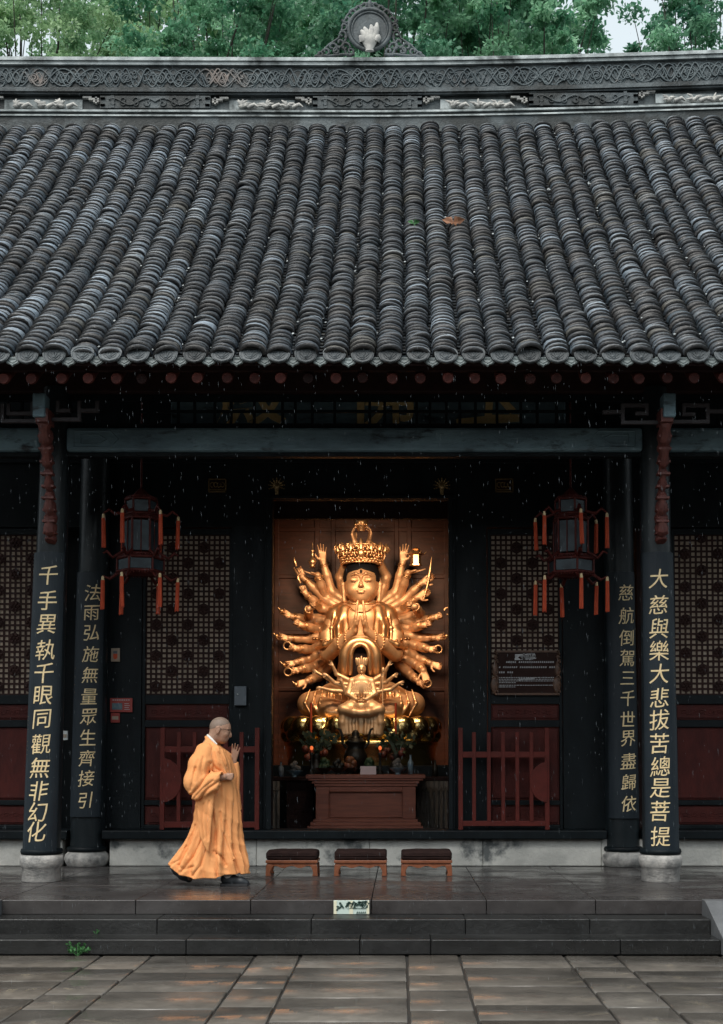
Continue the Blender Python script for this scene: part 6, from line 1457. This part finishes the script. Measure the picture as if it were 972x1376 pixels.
# ================================================================ TREES behind the hall
def crown_mesh(name, mt, n_cl, per, leaf, rx, rz, seed, z0):
    g = np.random.default_rng(seed)
    d = g.normal(size=(n_cl, 3)); d /= np.linalg.norm(d, axis=1)[:, None]; rad = g.uniform(.25, 1, n_cl) ** .5
    C = d * rad[:, None] * np.array([rx, rx, rz]); C *= (1 + .22 * np.sin(3 * np.arctan2(d[:, 1], d[:, 0]) + seed) + .12 * g.normal(size=n_cl))[:, None]
    clr = g.uniform(.35, .85, n_cl) * (rx / 4)
    idx = np.repeat(np.arange(n_cl), per); N = len(idx)
    o = g.normal(size=(N, 3)); o /= np.linalg.norm(o, axis=1)[:, None]; o *= (g.random(N) ** .45)[:, None] * clr[idx][:, None]; o[:, 2] *= .5
    P_ = C[idx] + o; P_[:, 2] += z0
    ax = g.normal(size=(N, 3)); ax[:, 2] -= .5; ax /= np.linalg.norm(ax, axis=1)[:, None]
    nn = g.normal(size=(N, 3)) + np.array([0, 0, 1.0]); sd = np.cross(ax, nn); sd /= np.linalg.norm(sd, axis=1)[:, None]
    L = (leaf * g.uniform(.6, 1.35, N))[:, None]
    V = np.stack([P_, P_ + ax * L * .45 + sd * L * .26, P_ + ax * L, P_ + ax * L * .45 - sd * L * .26], 1).reshape(-1, 3)
    tone = np.clip(g.uniform(0, 1, n_cl)[idx] ** 1.3 * .85 + g.uniform(0, .25, N), 0, 1); T = np.stack([tone] * 3, 1)
    return V, np.arange(N * 4).reshape(-1, 4), T, C
def tree(x, y, h, rx, rz, mt, n_cl, per, leaf, seed, label, ref=None):
    root = tag(empty('tree', (x, y, GZ)), label, 'tree', 'trees behind the hall')
    r = random.Random(seed); zc_ = h - rz
    V, Q, T, C = crown_mesh('crown', mt, n_cl, per, leaf, rx, rz, seed, zc_)
    V = V + np.array((x, y, GZ)); raw_mesh('crown', V, Q, False, mt, root, T)
    m = MB(); top = Vector((x, y, GZ + zc_ - rz * .5)); pts = [Vector((x, y, GZ - .1))]
    for k in range(1, 7): t = k / 6; pts.append(Vector((x + r.uniform(-.25, .25) * t, y + r.uniform(-.25, .25) * t, GZ + (zc_ - rz * .5) * t)))
    m.tube(pts, [.36 * (1 - .90 * k / 6) * h / 18 for k in range(7)], 10)
    for k in range(46):
        c = Vector(C[r.randrange(len(C))]) + Vector((x, y, GZ + zc_)); s_ = pts[r.choice((3, 4, 5, 6))]; q = (s_ + c) / 2 + Vector((r.uniform(-.4, .4), r.uniform(-.4, .4), r.uniform(.0, .6))); m.tube([s_, q, c], [.045 * h / 18, .02 * h / 18, .008], 6)
    m.build('trunk', M.bark, root); return root
tree(-9.3, 18.5, 24.0, 2.7, 6.0, M.leaf_b, 300, 120, .13, 11, 'pale feathery tree at the far left behind the ridge')
tree(-4.3, 17, 22.6, 2.5, 5.0, M.leaf_a, 240, 150, .14, 23, 'mid green broadleaf tree left of the ridge medallion')
tree(-.4, 19, 25.0, 3.2, 6.4, M.leaf_c, 360, 150, .15, 37, 'deep green dense tree rising behind the ridge medallion')
tree(2.6, 16.8, 22.2, 2.1, 4.8, M.leaf_a, 240, 150, .14, 41, 'bright green broadleaf tree right of the ridge medallion')
tree(7.5, 19, 24.0, 2.1, 5.6, M.leaf_c, 220, 140, .14, 59, 'sparse dark tree at the far right behind the ridge')
tree(-7.6, 25, 28, 3.2, 6.5, M.leaf_b, 240, 130, .21, 67, 'light green tree standing farther back on the left')
tree(4.0, 26, 28, 3.2, 6.5, M.leaf_a, 260, 130, .22, 71, 'mid green tree standing farther back on the right')
tree(.7, 23, 27, 2.8, 6.5, M.leaf_c, 300, 140, .16, 83, 'deep green tree seen just right of the ridge medallion, behind the others')
tree(-3.0, 24, 27.5, 3.0, 6.5, M.leaf_a, 300, 140, .16, 97, 'mid green tree filling the gap left of the ridge medallion, behind the others')

# ================================================================ RAIN in front of the hall
g = np.random.default_rng(77); N = 9000
P_ = np.stack([g.uniform(-5.5, 5, N), g.uniform(-6.5, -1.9, N), g.uniform(GZ + .1, 7.5, N)], 1); r_ = g.uniform(.00025, .0006, N)[:, None]; l_ = g.uniform(.008, .05, N)[:, None]
d_ = np.stack([g.normal(.05, .03, N), g.normal(0, .03, N), -np.ones(N)], 1); e1 = np.array([1, 0, 0.]); e2 = np.array([0, 1, 0.])
V = np.stack([P_ - d_ * l_ * .5, P_ + e1 * r_, P_ + e2 * r_, P_ - e1 * r_, P_ - e2 * r_, P_ + d_ * l_ * .5], 1).reshape(-1, 3)
b_ = np.arange(N)[:, None] * 6; T_ = np.array([(0, 1, 2), (0, 2, 3), (0, 3, 4), (0, 4, 1), (5, 2, 1), (5, 3, 2), (5, 4, 3), (5, 1, 4)])
M.rain = mat('rain_water', (.17, .20, .22), .3, spec=.3)
tag(raw_mesh('rain', V, (b_[:, :, None] + T_[None]).reshape(-1, 3), False, M.rain), kind='stuff')
